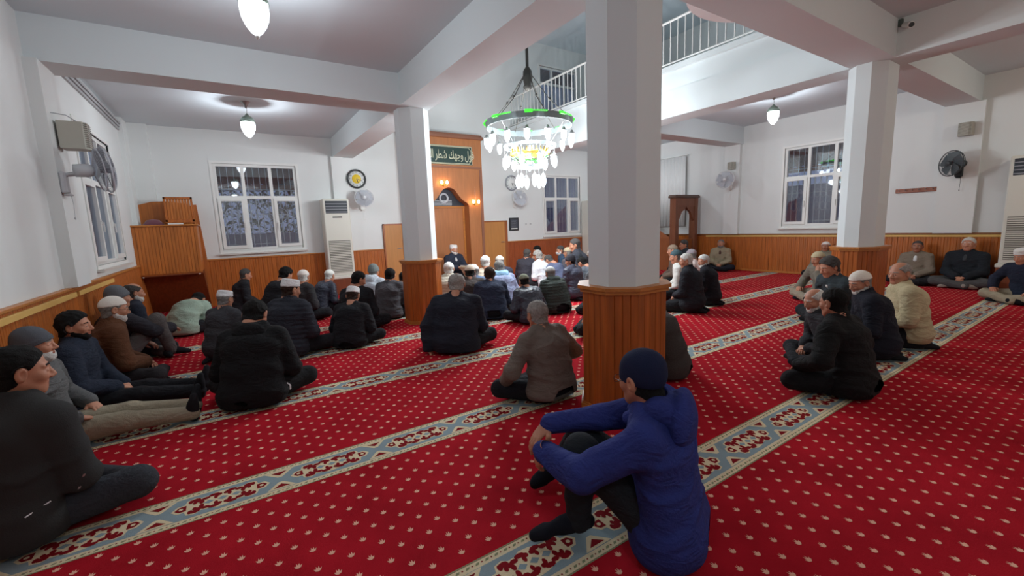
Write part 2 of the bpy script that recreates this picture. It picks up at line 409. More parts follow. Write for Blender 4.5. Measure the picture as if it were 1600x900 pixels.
column('column', 2.19, 2.70, 2.0, 2.46, ZBR, 'nearest white chamfered column with wood-panelled base, just behind the man in blue hoodie')
column('column', 2.17, 2.62, 5.98, 6.42, ZBL, 'white column with reddish wooden base left of the mihrab, between seated rows')
column('column', 6.92, 7.54, 2.12, 2.54, ZBR, 'white column with wooden base on the right, behind the white-capped man in navy coat')
column('column', 7.0, 7.44, 6.25, 6.68, ZBR, 'white column of the right aisle mostly hidden behind the nearest column')
# ================================================================== WINDOWS
def P3(axis, pos, d, u, n, z):  # n: distance outwards from the room face (negative = into the room)
    return (pos + d * n, u, z) if axis == 'x' else (u, pos + d * n, z)
def wbox(mb, W_, u0, u1, z0, z1, n0, n1, m=0, bev=.0):
    axis, pos, d = W_; mb.box(P3(axis, pos, d, u0, n0, z0), P3(axis, pos, d, u1, n1, z1), m, bev)
def frame_rect(mb, W_, u0, u1, z0, z1, t, n0, n1):
    wbox(mb, W_, u0, u0 + t, z0, z1, n0, n1); wbox(mb, W_, u1 - t, u1, z0, z1, n0, n1)
    wbox(mb, W_, u0 + t, u1 - t, z0, z0 + t, n0, n1); wbox(mb, W_, u0 + t, u1 - t, z1 - t, z1, n0, n1)
def window(name, axis, pos, d, R, casements=(0, 2), zt=.62, grille=True, cols=3):
    W_ = (axis, pos, d); u0, u1, z0, z1 = R; zs = z0 + (z1 - z0) * zt; w = (u1 - u0) / cols
    e = empty(name, P3(axis, pos, d, (u0 + u1) / 2, 0, z0)); e['kind'] = 'structure'
    off = Matrix.Translation(-Vector(e.location))
    f = MB(); frame_rect(f, W_, u0, u1, z0, z1, .055, .02, .09)
    for k in range(1, cols): wbox(f, W_, u0 + k * w - .03, u0 + k * w + .03, z0 + .055, z1 - .055, .021, .089)
    for k in range(cols): wbox(f, W_, u0 + k * w + (.03 if k else .055), u0 + (k + 1) * w - (.03 if k < cols - 1 else .055), zs - .03, zs + .03, .022, .088)
    frame_rect(f, W_, u0 - .05, u1 + .05, z0 - .05, z1 + .05, .05, -.012, .02)
    f.xf(off).build('window_frame', M_WPL, e)
    s = MB(); wbox(s, W_, u0 - .07, u1 + .07, z0 - .075, z0 - .045, -.07, .02); s.xf(off).build('window_sill', mat('marble_sill', (214, 210, 204), .3), e)
    for c in range(cols):
        a, b = u0 + c * w + .03, u0 + (c + 1) * w - .03
        p = MB(); wbox(p, W_, a, b, zs + .03, z1 - .05, .05, .056); p.xf(off).build('pane', M_GLASS, e)
        if c in casements:
            q = MB(); frame_rect(q, W_, a - .012, b + .012, z0 + .045, zs - .02, .06, -.005, .05)
            cs = q.xf(off).build('casement', M_WPL, e)
            p = MB(); wbox(p, W_, a + .04, b - .04, z0 + .095, zs - .07, .03, .036); p.xf(off).build('pane', M_GLASS, cs)
            h = MB(); hu = b - .02 if c == 0 else a + .02; zc = (z0 + zs) / 2
            wbox(h, W_, hu - .012, hu + .012, zc - .03, zc + .03, -.015, -.005); wbox(h, W_, hu - .008, hu + .008, zc - .12, zc + .01, -.035, -.02); wbox(h, W_, hu - .007, hu + .007, zc - .01, zc + .01, -.03, -.01)
            h.xf(off).build('handle', M_WPL, cs)
        else:
            p = MB(); wbox(p, W_, a, b, z0 + .05, zs - .03, .05, .056); p.xf(off).build('pane', M_GLASS, e)
    if grille:
        g = MB(); n = int((u1 - u0) / .115)
        for k in range(n + 1):
            u = u0 + (u1 - u0) * k / n; g.tube(P3(axis, pos, d, u, .17, z0), P3(axis, pos, d, u, .17, z1), .007, n=6)
        for z in (z0 + .12, z0 + (z1 - z0) * .42, z1 - .5):
            g.tube(P3(axis, pos, d, u0, .17, z), P3(axis, pos, d, u1, .17, z), .007, n=6)
        for k in range(n):
            u = u0 + (u1 - u0) * (k + .5) / n
            for zc in (z0 + .45, z0 + .75, z0 + 1.05):
                pts = [P3(axis, pos, d, u + .05 * math.cos(t), .17, zc + .1 * math.sin(t)) for t in np.linspace(0, 2 * PI, 13)[:-1]]
                g.path(pts, .005, 5, closed=True)
        g.xf(off).build('grille', mat('white_painted_iron', (214, 214, 216), .5), e)
    return e
window('window_1', 'y', BY, 1, WIN_BL); window('window_2', 'y', BY, 1, WIN_BR)
window('window_3', 'x', LX, -1, WIN_L); window('window_4', 'x', RX, 1, WIN_R)
window('window_5', 'y', BY, 1, WIN_UP, casements=(), zt=.68, grille=False); window('window_6', 'x', RX, 1, WIN_UR, casements=(), zt=.6, grille=False, cols=2)
# outside, seen through the panes
def outside(name, a, b, m, label, cat):
    o = MB().box(a, b, bev=.02).build(name, m); return tag(o, label, cat)
M_LAV = mat('lavender_plaster', (186, 184, 210), .9, bump=.1)
outside('boundary_wall', (-2.6, 12.6, 0), (3.2, 12.75, 1.45), M_LAV, 'low lavender wall outside the window beside the floor-standing air conditioner', 'wall')
outside('boundary_wall', (-3.0, 5.5, 0), (-2.85, 11.5, 3.4), M_LAV, 'tall lavender wall outside the left side window', 'wall')
outside('boundary_wall', (13.2, 2.0, 0), (13.35, 7.5, 2.2), M_LAV, 'lavender wall outside the right side window', 'wall')
outside('boundary_wall', (6.9, 12.4, 0), (11.3, 12.55, 3.6), M_LAV, 'tall lavender wall outside the far right back window', 'wall')
def awning(loc, w, dpt, along, label):
    mb = MB(); n = 60
    V = []
    for i in range(n + 1):
        u = -w / 2 + w * i / n; h = .025 * math.cos(i * PI / 1.5)
        for s in (0, 1):
            V += [(u, s * dpt, h - s * .55), (u, s * dpt, h - s * .55 - .02)]
    F = []
    for i in range(n):
        a = i * 4; b = a + 4
        F += [(a, b, b + 2, a + 2), (a + 1, a + 3, b + 3, b + 1), (a, a + 1, b + 1, b), (a + 2, b + 2, b + 3, a + 3)]
    mb.add(V, F); mb.box((-w / 2, dpt - .06, -.72), (w / 2, dpt, -.58), 1)
    if along == 'x+': mb.xf(Matrix.Rotation(-PI / 2, 4, 'Z'))
    o = mb.build('awning', [mat('brown_corrugated_sheet', (150, 104, 88), .7), M_OAK], loc=loc, fix=True)
    return tag(o, label, 'awning')
awning((.6, BY + .25, 3.25), 4.5, 2.0, 'y', 'brown corrugated awning above the window beside the floor-standing air conditioner')
awning((8.8, BY + .25, 6.35), 3.5, 2.0, 'y', 'brown corrugated awning outside the upper gallery window')
awning((RX + .25, 4.6, 3.3), 4.0, 2.0, 'x+', 'brown corrugated awning outside the right side window')
def hedge(loc, w, h, label):
    rng = np.random.default_rng(3); mb = MB()
    for i in range(4200):
        x, z = rng.uniform(-w / 2, w / 2), rng.uniform(0, h); y = rng.uniform(0, .5); r = rng.uniform(.05, .11); a = rng.normal(size=3); a /= np.linalg.norm(a); c = np.cross(a, rng.normal(size=3)); c /= np.linalg.norm(c)
        p = np.array([x, y, z]); mb.add([p - a * r, p + c * r * .45, p + a * r, p - c * r * .45], [(0, 1, 2, 3)])
    for x in np.linspace(-w / 2 + .3, w / 2 - .3, 4): mb.tube((x, .25, 0), (x, .25, h * .8), .04, .02, 6)
    o = mb.build('hedge', mat('dark_foliage', (52, 64, 48), .8, var=.4, vscale=8), loc=loc, fix=False); return tag(o, label, 'hedge')
hedge((.3, 13.1, 0), 6, 3.0, 'dark leafy hedge behind the low lavender wall outside the back window')
struct(MB().box((-9, -9, -.35), (20, 20, -.21)).build('ground', mat('wet_paving', (96, 98, 104), .6)))
bl = MB()  # pale panel added behind the glass so the lower panes look bright
for k in range(3):
    u = 8.16 + .475 * k; bl.box((u, BY + .1, 4.6), (u + .42, BY + .105, 5.52))
tag(bl.build('bright_pane_panel', mat('pale_lavender_panel', (222, 222, 250), .8)), 'pale lavender panel added behind the lower panes of the upper gallery window for brightness', 'blind')
# ================================================================== QIBLA WALL
mi = empty('mihrab', (4.86, BY, 0), 0, 'tall wooden prayer niche with bronze-lobed arch and green calligraphy panel on the back wall', 'prayer niche')
off = Matrix.Translation(-Vector(mi.location))
MX0, MX1, MZ = 3.72, 5.84, 3.78
NX0, NX1, NZ = 4.28, 5.40, 1.98
def arch():
    xc = (NX0 + NX1) / 2; hw = (NX1 - NX0) / 2
    R_ = [(xc + hw, NZ), (xc + hw - .05, NZ + .06), (xc + hw - .16, NZ + .12), (xc + hw - .24, NZ + .2), (xc + .24, NZ + .3), (xc + .18, NZ + .38), (xc + .1, NZ + .43), (xc, NZ + .45)]
    return [(NX0, 0)][:0] + R_ + [(2 * xc - a, b) for a, b in R_[::-1][1:]]
A = arch(); b = MB(); Y0, Y1 = BY - .32, BY
b.box((MX0, Y0, 0), (NX0, Y1, MZ - .12)); b.box((NX1, Y0, 0), (MX1, Y1, MZ - .12))
left = [p for p in A]
# spandrel above the arch
top = [(MX0 + .0, MZ - .12)]
for i in range(len(A) - 1):
    (xa, za), (xb, zb) = A[i], A[i + 1]
    b.add([(xa, Y0, za), (xb, Y0, zb), (xb, Y0, MZ - .12), (xa, Y0, MZ - .12)], [(0, 1, 2, 3)]); b.add([(xa, Y0, za), (xb, Y0, zb), (xb, Y1 - .02, zb), (xa, Y1 - .02, za)], [(3, 2, 1, 0)])
b.box((NX0, BY - .03, 0), (NX1, BY - .005, NZ), 0)
b.xf(off).build('surround', M_MIH, mi, fix=False)
n = MB(); n.box((NX0, BY - .06, NZ - .0), (NX1, BY - .035, NZ + .46)); n.xf(off).build('arch_infill', mat('dark_bronze_panel', (60, 62, 70), .35, .3), mi)
# ribs in the niche, white crescent-like carving
n = MB()
for x in (NX0 + .03, NX1 - .03): n.box((x - .025, BY - .045, .02), (x + .025, BY - .03, NZ))
n.box((NX0, BY - .05, NZ - .05), (NX1, BY - .03, NZ))
n.xf(off).build('niche_battens', M_CAP, mi)
n = MB(); xc = (NX0 + NX1) / 2 - .05
n.torus((xc, BY - .09, NZ + .2), .11, .028, 'y', 28, 8)
for k in range(4): n.box((xc - .34, BY - .1, NZ + .02 + k * .035), (xc + .22, BY - .07, NZ + .035 + k * .035))
n.xf(off).build('pale_carving', mat('pale_carving_silver', (196, 200, 206), .4), mi)
n = MB(); n.box((MX0 - .05, BY - .38, MZ - .12), (MX1 + .05, BY, MZ - .04), bev=.01); n.box((MX0 - .02, BY - .35, MZ - .04), (MX1 + .02, BY, MZ)); n.box((MX0 + .03, BY - .345, 2.92), (MX1 - .03, BY - .318, 2.965)); n.box((MX0 + .02, BY - .335, .02), (MX0 + .09, BY - .318, 2.9)); n.box((MX1 - .09, BY - .335, .02), (MX1 - .02, BY - .318, 2.9))
n.xf(off).build('cornice', mat('mihrab_cornice_veneer', (140, 92, 70), .5), mi)
mi.location.y -= .012
# calligraphy sign
def arabic(s):
    T = {'ف': '\uFED1\uFED2\uFED3\uFED4', 'و': '\uFEED\uFEEE\uFEED\uFEEE', 'ل': '\uFEDD\uFEDE\uFEDF\uFEE0', 'ج': '\uFE9D\uFE9E\uFE9F\uFEA0', 'ه': '\uFEE9\uFEEA\uFEEB\uFEEC', 'ك': '\uFED9\uFEDA\uFEDB\uFEDC', 'ش': '\uFEB5\uFEB6\uFEB7\uFEB8', 'ط': '\uFEC1\uFEC2\uFEC3\uFEC4', 'ر': '\uFEAD\uFEAE\uFEAD\uFEAE', 'ا': '\uFE8D\uFE8E\uFE8D\uFE8E', 'م': '\uFEE1\uFEE2\uFEE3\uFEE4', 'س': '\uFEB1\uFEB2\uFEB3\uFEB4', 'د': '\uFEA9\uFEAA\uFEA9\uFEAA'}
    nj = 'ورادذز'; out = ''
    for i, ch in enumerate(s):
        if ch not in T: out += ch; continue
        pv = i > 0 and s[i - 1] in T and s[i - 1] not in nj; nx = i < len(s) - 1 and s[i + 1] in T and ch not in nj
        out += T[ch][(1 if pv else 0) + (2 if nx else 0)]
    return out[::-1]
def text_mesh(name, body, size, m, parent, loc, rot=(PI / 2, 0, 0), sx=1., sz=1., ext=.004, off_=0.):
    cu = bpy.data.curves.new(name, 'FONT'); cu.body = body; cu.align_x = 'CENTER'; cu.align_y = 'CENTER'; cu.size = size; cu.extrude = ext; cu.offset = off_
    t = bpy.data.objects.new(name, cu); COL.objects.link(t)
    me = bpy.data.meshes.new_from_object(t.evaluated_get(bpy.context.evaluated_depsgraph_get())); bpy.data.objects.remove(t); bpy.data.curves.remove(cu)
    me.transform(Matrix.Translation(loc) @ Matrix.Rotation(rot[2], 4, 'Z') @ Matrix.Rotation(rot[0], 4, 'X') @ Matrix.Diagonal((sx, sz, 1, 1)))
    me.materials.clear(); me.materials.append(m); o = bpy.data.objects.new(name, me); COL.objects.link(o); o.parent = parent; return o
sg = empty('calligraphy_sign', (4.78, BY - .32, 3.24), 0, 'dark green sign with pale Arabic calligraphy above the prayer niche', 'sign')
n = MB(); n.box((-.78, -.03, -.235), (.78, 0, .235), bev=.005); n.build('panel', mat('dark_green_board', (38, 62, 56), .4), sg)
n = MB()
M_CRM = mat('pale_cream_paint', (206, 206, 178), .5)
pts = [(-.68, -.2), (.68, -.2), (.745, -.12), (.745, .12), (.68, .2), (-.68, .2), (-.745, .12), (-.745, -.12)]
for i in range(8):
    a = pts[i]; c = pts[(i + 1) % 8]; n.tube((a[0], -.033, a[1]), (c[0], -.033, c[1]), .007, n=6)
for s in (-1, 1):
    n.tube((-.76, -.033, s * .222), (.76, -.033, s * .222), .009, n=6); n.tube((s * .765, -.033, -.222), (s * .765, -.033, .222), .009, n=6)
n.build('border', M_CRM, sg)
text_mesh('lettering', arabic('فول وجهك شطر المسجد'), .27, M_CRM, sg, (0, -.036, .0), sx=.62, sz=1.1, off_=.0015)
# small veneer doors either side of the niche
def side_door(x0, x1, z1, label):
    e = empty('cupboard_door', ((x0 + x1) / 2, BY, 0), 0, label, 'door'); w = (x1 - x0) / 2
    n = MB(); n.box((-w, -.06, 0), (-w + .035, 0, z1), bev=.004); n.box((w - .09, -.06, 0), (w, 0, z1), bev=.004); n.box((-w, -.06, z1 - .035), (w, 0, z1), bev=.004); n.build('door_frame', wood('door_frame_wood', (158, 92, 52), .1), e)
    lf = MB().box((-w + .035, -.05, .01), (w - .09, -.01, z1 - .035)).build('door_leaf', M_DOORW, e)
    n = MB(); n.tube((w - .14, -.075, .95), (w - .14, -.05, .95), .012, n=10); n.tube((w - .14, -.075, .95), (w - .24, -.075, .95), .008, n=8); n.build('handle', M_SIL, e)
side_door(5.85, 6.76, 1.56, 'light brown low door between the prayer niche and the small framed notice')
side_door(3.16, 3.72, 1.56, 'light brown low door left of the prayer niche, beside the left column')
# sconces on the mihrab
def sconce(x, z, label):
    e = empty('wall_sconce', (x, BY - .32, z), 0, label, 'wall lamp', 'sconces flanking the prayer niche')
    n = MB(); n.lathe([(0, -.03), (.03, -.025), (.045, 0)], axis='y'); n.path([(0, -.03, 0), (0, -.09, -.05), (-.05, -.12, -.05), (-.075, -.12, 0)], .007); n.path([(0, -.09, -.05), (.05, -.12, -.05), (.075, -.12, 0)], .007); n.build('bracket', M_GOLD, e)
    for s in (-1, 1):
        sh = MB().lathe([(.012, .02), (.045, .05), (.05, .09), (.04, .13)], (s * .075, -.12, -.03), n=16).build('lamp_shade', M_CGLASS, e)
        MB().lathe([(.001, 0), (.03, .02), (.036, .05), (.02, .08), (.001, .09)], (s * .075, -.12, .0), n=12).build('bulb', M_WBULB, sh)
    return e
sconce(4.68, 2.5, 'lit warm wall lamp above the niche arch, under the calligraphy sign')
sconce(5.56, 2.02, 'lit warm double wall lamp on the right side panel of the prayer niche')
tag(MB().path([(5.6, BY - .325, 3.0), (5.6, BY - .33, 2.12)], .004, 6).build('lamp_cord', M_WPL), 'thin white cord hanging down to the right niche lamp', 'cord')
n = MB(); n.box((6.85, BY - .03, 1.26), (7.18, BY, 1.63), 0, .005); n.box((6.885, BY - .033, 1.295), (7.145, BY - .028, 1.595), 1); n.box((6.91, BY - .035, 1.3), (7.12, BY - .032, 1.33), 2)
for k in range(7): n.box((6.92, BY - .035, 1.36 + k * .03), (7.11 - .03 * (k % 2), BY - .032, 1.366 + k * .03), 3)
tag(n.build('framed_notice', [M_BPL, mat('dark_print', (70, 74, 84), .3), M_WPL, mat('grey_print', (140, 142, 150), .5)]), 'small dark framed notice on the white wall right of the prayer niche', 'picture')
for x in (7.45, 7.62):
    n = MB(); n.box((x - .04, BY - .012, 1.4), (x + .04, BY, 1.48), 0, .004); n.box((x - .025, BY - .017, 1.415), (x + .025, BY - .01, 1.465), 1)
    tag(n.build('light_switch', [M_WPL, mat('switch_grey', (190, 190, 190), .5)]), '%s white wall switch right of the framed notice' % ('left' if x < 7.5 else 'right'), 'switch')
tag(MB().box((4.3, BY - 1.05, 0), (5.2, BY - .42, .104), bev=.02).build('low_step', wood('seat_oak', (150, 84, 44), .15)), 'low wooden step on which the preacher sits before the niche', 'platform')
rh = empty('book_stand', (4.78, 9.28, 0), .2, 'cream folding book stand in front of the seated preacher', 'lectern')
for s_ in (-1, 1):
    n = MB(); n.prism([(s_ * .16, .46), (s_ * .14, .48), (-s_ * .10, .0), (-s_ * .13, .0)], -.16 + .01 * s_, .16 + .01 * s_, 'xz'); n.build('leaf_board', mat('cream_book_stand', (206, 194, 164), .5), rh)
bk = empty('open_book', (4.78, 9.28, .47), .2, 'open white book resting on the cream book stand', 'book')
for s_ in (-1, 1): n = MB(); n.prism([(0, -.02), (s_ * .15, .02), (s_ * .15, .035), (0, -.005)], -.13, .13, 'xz'); n.build('page_block', M_WPL, bk)
# ================================================================== RAISED PULPIT IN THE LEFT CORNER
pu = empty('preacher_pulpit', (-.94, BY, 0), 0, 'raised wooden preaching balcony with panelled front in the left back corner', 'pulpit')
fy = -.78
n = MB(); M_PUL = wood('pulpit_pine_panelling', (184, 106, 42), .2)
nb = 19
for k in range(nb):
    u0 = -.46 + .92 * k / nb; n.box((u0 + .002, fy, .78), (u0 + .92 / nb - .002, fy + .018, 1.62), bev=.003)
n.box((-.46, fy + .018, .76), (.46, fy + .03, 1.63)); n.build('front_panel', M_PUL, pu)
n = MB()
for k in range(14):
    v = fy + .02 + (-.04 - fy) * k / 14; n.box((.445, v + .002, .78), (.462, v + (-.04 - fy) / 14 - .002, 1.62), bev=.003)
n.box((.43, fy + .02, .76), (.447, -.0, 1.63)); n.build('side_panel', M_PUL, pu)
n = MB(); n.box((-.49, fy - .03, 1.62), (.49, fy + .05, 1.65), bev=.008); n.box((.42, fy, 1.62), (.49, 0, 1.65), bev=.008); n.build('top_rail', M_CAP, pu)
MB().box((-.46, fy + .02, .74), (.46, -.0, .78)).build('platform', M_DARKW, pu)
n = MB(); n.add([(-.46, -.05, 0), (.50, -.05, 0), (.46, -.55, .74), (-.46, -.55, .74), (-.46, 0, 0), (.5, 0, 0), (.46, 0, .74), (-.46, 0, .74)], [(0, 1, 2, 3), (1, 5, 6, 2), (4, 0, 3, 7), (3, 2, 6, 7), (4, 5, 1, 0), (5, 4, 7, 6)]); n.build('tapered_base', M_DARKW, pu)  # shade of the overhanging box is put into the base's darker wood colour
n = MB(); q = [(-.44, 1.0), (.45, 1.0), (.45, 1.98), (.3, 2.06), (.0, 2.1), (-.2, 2.09), (-.44, 2.02)]
n.prism(q, -.17, -.12, 'xz'); n.build('back_board', M_PUL, pu)
n = MB(); n.prism([(.42, 0), (.56, 0), (.52, 1.1), (.47, 2.04), (.42, 2.04)], -.06, -.0, 'xz'); n.build('corner_board', M_OAK, pu)
for x in (-.4, .41): MB().lathe([(.001, -.02), (.018, -.015), (.018, .0)], (x, fy + .03, .745), n=10).build('foot_cap', M_WPL, pu)
ch = empty('reading_stand', (-.94, BY - .42, 1.6), 0, 'wooden slatted reading frame standing inside the corner pulpit', 'lectern')
n = MB()
for x in (0, .4): n.box((x, -.02, -.8), (x + .035, .015, .56), bev=.004)
n.box((0, -.02, .52), (.435, .015, .56), bev=.004); n.box((0, -.02, .1), (.435, .015, .15), bev=.004); n.box((.0, -.14, .08), (.435, .015, .1), bev=.004); n.build('frame', M_OAK, ch)
n = MB()
for k in range(8): n.box((.045 + k * .044, -.005, .15), (.083 + k * .044, .008, .52), bev=.002)
n.build('slats', M_PUL, ch)
cu = MB(); cu.lathe([(.001, .30), (.09, .285), (.16, .2), (.19, .08), (.19, 0)], (-1.12, BY - .45, 1.46), n=24); cu.v = [(x, BY - .45 + (y - BY + .45) * .45, z) for x, y, z in cu.v]
tag(cu.build('cushion', mat('plum_velvet', (112, 62, 74), .9, sheen=.5)), 'round plum cushion back behind the front of the corner pulpit', 'cushion')
n = MB(); n.box((-.89, BY - .74, 1.651), (-.67, BY - .66, 1.675), bev=.004); tag(n.build('book', M_WPL), 'thin white book lying on the rail of the corner pulpit', 'book')
# ================================================================== AIR CONDITIONERS
def ac_unit(loc, rz, label, w=.56, h=1.78, d=.34, lift=.0):
    e = empty('air_conditioner', loc, rz, label, 'air conditioner', 'floor-standing air conditioners'); z0 = lift
    m = MAT_AC = mat('warm_white_plastic', (222, 220, 208), .35)
    MB().box((-w / 2, -d, z0 + .06), (w / 2, 0, z0 + h), bev=.018).build('body', m, e)
    MB().box((-w / 2 - .03, -d - .02, z0), (w / 2 + .03, 0, z0 + .07), bev=.012).build('plinth', m, e)
    n = MB(); n.box((-w / 2 + .05, -d - .006, z0 + h - .32), (w / 2 - .05, -d + .01, z0 + h - .05), 0)
    for k in range(4): n.box((-w / 2 + .055, -d - .012, z0 + h - .30 + k * .06), (w / 2 - .055, -d - .004, z0 + h - .285 + k * .06), 1)
    n.build('outlet_grille', [mat('outlet_dark', (46, 52, 60), .4), M_GPL], e)
    MB().box((-.1, -d - .006, z0 + h - .42), (.1, -d, z0 + h - .39), bev=.002).build('badge', mat('badge_dark', (60, 56, 52), .4), e)
    n = MB(); n.box((-w / 2 + .05, -d - .003, z0 + .14), (w / 2 - .05, -d, z0 + .86), 0)
    for k in range(20): n.box((-w / 2 + .055, -d - .014, z0 + .15 + k * .0355), (w / 2 - .055, -d - .002, z0 + .165 + k * .0355), 1)
    n.build('intake_louvres', [mat('louvre_shadow', (120, 116, 106), .6), m], e)
ac_unit((2.06, BY - .06, .36), 0, 'floor-standing air conditioner with louvres below the round gold clock, left of the low door')
ac_unit((9.9, BY - .06, .33), 0, 'floor-standing air conditioner in the far right corner beside the back window')
MB2 = None
ac_unit((RX - .03, 1.27, .38), -PI / 2, 'large white air conditioner against the right wall at the picture edge', w=.62, h=1.85)
for nm, a, b, l in (('plinth_block', (1.75, BY - .42, 0), (2.37, BY - .04, .36), 'wooden block under the air conditioner below the gold clock'), ('plinth_block', (9.6, BY - .42, 0), (10.2, BY - .04, .33), 'wooden block under the air conditioner in the far right corner'), ('plinth_block', (RX - .4, .95, 0), (RX - .05, 1.6, .38), 'dark block under the big air conditioner at the right picture edge')):
    tag(MB().box(a, b, bev=.01).build(nm, M_DARKW), l, 'block')
# ================================================================== FANS
def fan(loc, rz, tilt, mats, label, R=.22, nbl=5, yaw=0):
    """wall fan, local -Y points into the room"""
    e = empty('wall_fan', loc, rz, label, 'fan', 'wall-mounted fans'); mb_, mc, mbl = mats
    n = MB(); n.box((-.055, -.05, -.15), (.055, 0, .06), bev=.015); n.box((-.03, -.07, -.17), (.03, -.01, -.15), 0, .005); n.build('wall_bracket', mb_, e)
    n = MB(); n.tube((0, -.04, .03), (0, -.22, .06), .022, n=10); n.build('arm', mb_, e)
    T = Matrix.Translation((0, -.24, .08)) @ Matrix.Rotation(yaw, 4, 'Z') @ Matrix.Rotation(tilt, 4, 'X')
    n = MB(); n.lathe([(.02, .14), (.06, .13), (.065, .05), (.055, -.0), (.02, -.02)], axis='y', n=20); n.xf(T).build('motor_housing', mb_, e)
    n = MB(); n.torus((0, -.1, 0), R, .008, 'y', 48, 6)
    n.torus((0, -.055, 0), R * .93, .005, 'y', 48, 5)
    for k in range(44):
        t = 2 * PI * k / 44; c, s_ = math.cos(t), math.sin(t)
        n.path([(c * .04, -.155, s_ * .04), (c * R * .55, -.15, s_ * R * .55), (c * R * .9, -.13, s_ * R * .9), (c * R, -.1, s_ * R), (c * R * .9, -.05, s_ * R * .9), (c * .06, -.01, s_ * .06)], .0017, 4)
    n.torus((0, -.15, 0), R * .5, .002, 'y', 40, 4); cg = n.xf(T).build('cage', mc, e)
    n = MB(); n.lathe([(.001, -.165), (.035, -.16), (.04, -.148)], axis='y', n=16); n.xf(T).build('cage_badge', mc, e)
    for k in range(nbl):
        B = MB(); V = []
        for r in np.linspace(.03, R * .88, 7):
            wd = .02 + .075 * math.sin(min(1, r / R * 1.15) * PI * .62); 
            for s in (-1, -.33, .33, 1): V.append((s * wd + .02 * r / R, -.085 + s * .022, r))
        F = [(i * 4 + j, i * 4 + j + 1, (i + 1) * 4 + j + 1, (i + 1) * 4 + j) for i in range(6) for j in range(3)]
        V2 = [(x, y + .003, z) for x, y, z in V]; nn = len(V)
        B.add(V + V2, F + [tuple(x + nn for x in f)[::-1] for f in F], 0, True)
        B.xf(T @ Matrix.Rotation(2 * PI * k / nbl, 4, 'Y')).build('blade', mbl, e, fix=False)
    n = MB(); n.tube((0, -.12, 0), (0, -.05, 0), .03, n=14); n.xf(T).build('hub', mbl, e)
    n = MB(); n.path([(.03, -.05, -.15), (.035, -.055, -.25), (.03, -.05, -.38)], .003, 5); n.lathe([(.001, -.4), (.007, -.395), (.006, -.375)], (.03, -.05, 0), n=8); n.build('pull_cord', mb_, e)
    return e
WF = (M_WPL, mat('fan_white_wire', (224, 224, 226), .4), mat('fan_clear_grey_blade', (188, 192, 200), .3))
GF = (mat('fan_light_grey', (190, 192, 196), .4), mat('fan_grey_wire', (186, 188, 196), .4), mat('fan_grey_blade', (150, 152, 162), .35))
BF = (mat('fan_black', (40, 44, 46), .4), mat('fan_dark_wire', (60, 64, 66), .5), mat('fan_smoke_blade', (88, 96, 100), .4))
fan((LX + .1, 5.93, 2.02), PI / 2, -.1, GF, 'light grey wall fan on the left wall pilaster below the beige speaker', R=.22, yaw=.35)
fan((2.72, BY, 2.06), 0, -.25, WF, 'white wall fan directly below the round gold clock', R=.21, yaw=-.2)
fan((7.05, BY, 2.08), 0, -.25, WF, 'white wall fan on the back wall behind the chandelier, above the framed notice', R=.24)
fan((RX - .1, 6.5, 2.28), -PI / 2, -.1, WF, 'white wall fan on the right wall beside the wooden pulpit gate', R=.22, yaw=.35)
fan((RX - .1, 2.22, 2.12), -PI / 2, -.05, BF, 'black wall fan on the right wall near the tall air conditioner', R=.22, yaw=-.6)
# ---- speakers
def speaker(loc, rz, s, m, label):
    e = empty('wall_speaker', loc, rz, label, 'speaker', 'wall loudspeakers'); w, d, h = s
    n = MB(); n.prism([(-w / 2, -.02), (w / 2, -.02), (w / 2 * .9, -d), (w / 4, -d - .03), (-w / 4, -d - .03), (-w / 2 * .9, -d)], 0, h); n.build('cabinet', m, e)
    n = MB()
    for k in range(int(h / .02) - 1): n.box((-w * .4, -d - .034, .02 + k * .02), (w * .4, -d - .0, .027 + k * .02))
    n.build('front_grille', mat('speaker_cloth', (148, 144, 134), .8), e)
    MB().box((-.03, -.03, h * .3), (.03, 0, h * .7), bev=.005).build('bracket', M_GPL, e)
speaker((LX + .1, 6.12, 2.32), PI / 2, (.2, .2, .26), M_BEI, 'beige wall loudspeaker above the grey fan on the left wall')
speaker((RX - .1, 6.45, 2.64), -PI / 2, (.17, .12, .18), M_BEI, 'small beige loudspeaker above the white fan beside the pulpit gate')
speaker((RX - .1, 2.18, 2.68), -PI / 2, (.2, .14, .22), M_BEI, 'small beige loudspeaker above the black fan on the right wall')
tag(MB().path([(LX + .1, 6.0, 2.64), (LX + .2, 6.02, 2.63), (LX + .27, 6.1, 2.58)], .004, 6).build('speaker_cable', M_GPL), 'thin cable above the beige loudspeaker on the left wall', 'cable')
# ---- clocks
def clock(x, z, R, rim, face, inner, label, t=(5, 18)):
    e = empty('wall_clock', (x, BY, z), 0, label, 'clock'); n = MB(); n.torus((0, -.03, 0), R, .022, 'y', 48, 10); n.build('rim', rim, e)
    n = MB(); n.lathe([(R, -.02), (R * .98, -.024), (.001, -.025)], axis='y', n=40); n.build('dial', face, e, fix=True)
    n = MB(); n.lathe([(R * .52, -.025), (R * .5, -.028), (.001, -.029)], axis='y', n=32); n.build('dial_centre', inner, e)
    for h in range(1, 13):
        a = PI / 2 - h * PI / 6
        text_mesh('numeral', str(h), R * .26, M_BPL, e, (R * .76 * math.cos(a), -.028, R * .76 * math.sin(a)), ext=.001)
    n = MB(); a1 = PI / 2 - (t[0] + t[1] / 60) * PI / 6; a2 = PI / 2 - t[1] * PI / 30
    n.path([(0, -.034, 0), (R * .45 * math.cos(a1), -.034, R * .45 * math.sin(a1))], .006, 5); n.path([(0, -.038, 0), (R * .68 * math.cos(a2), -.038, R * .68 * math.sin(a2))], .004, 5); n.build('hands', M_BPL, e)
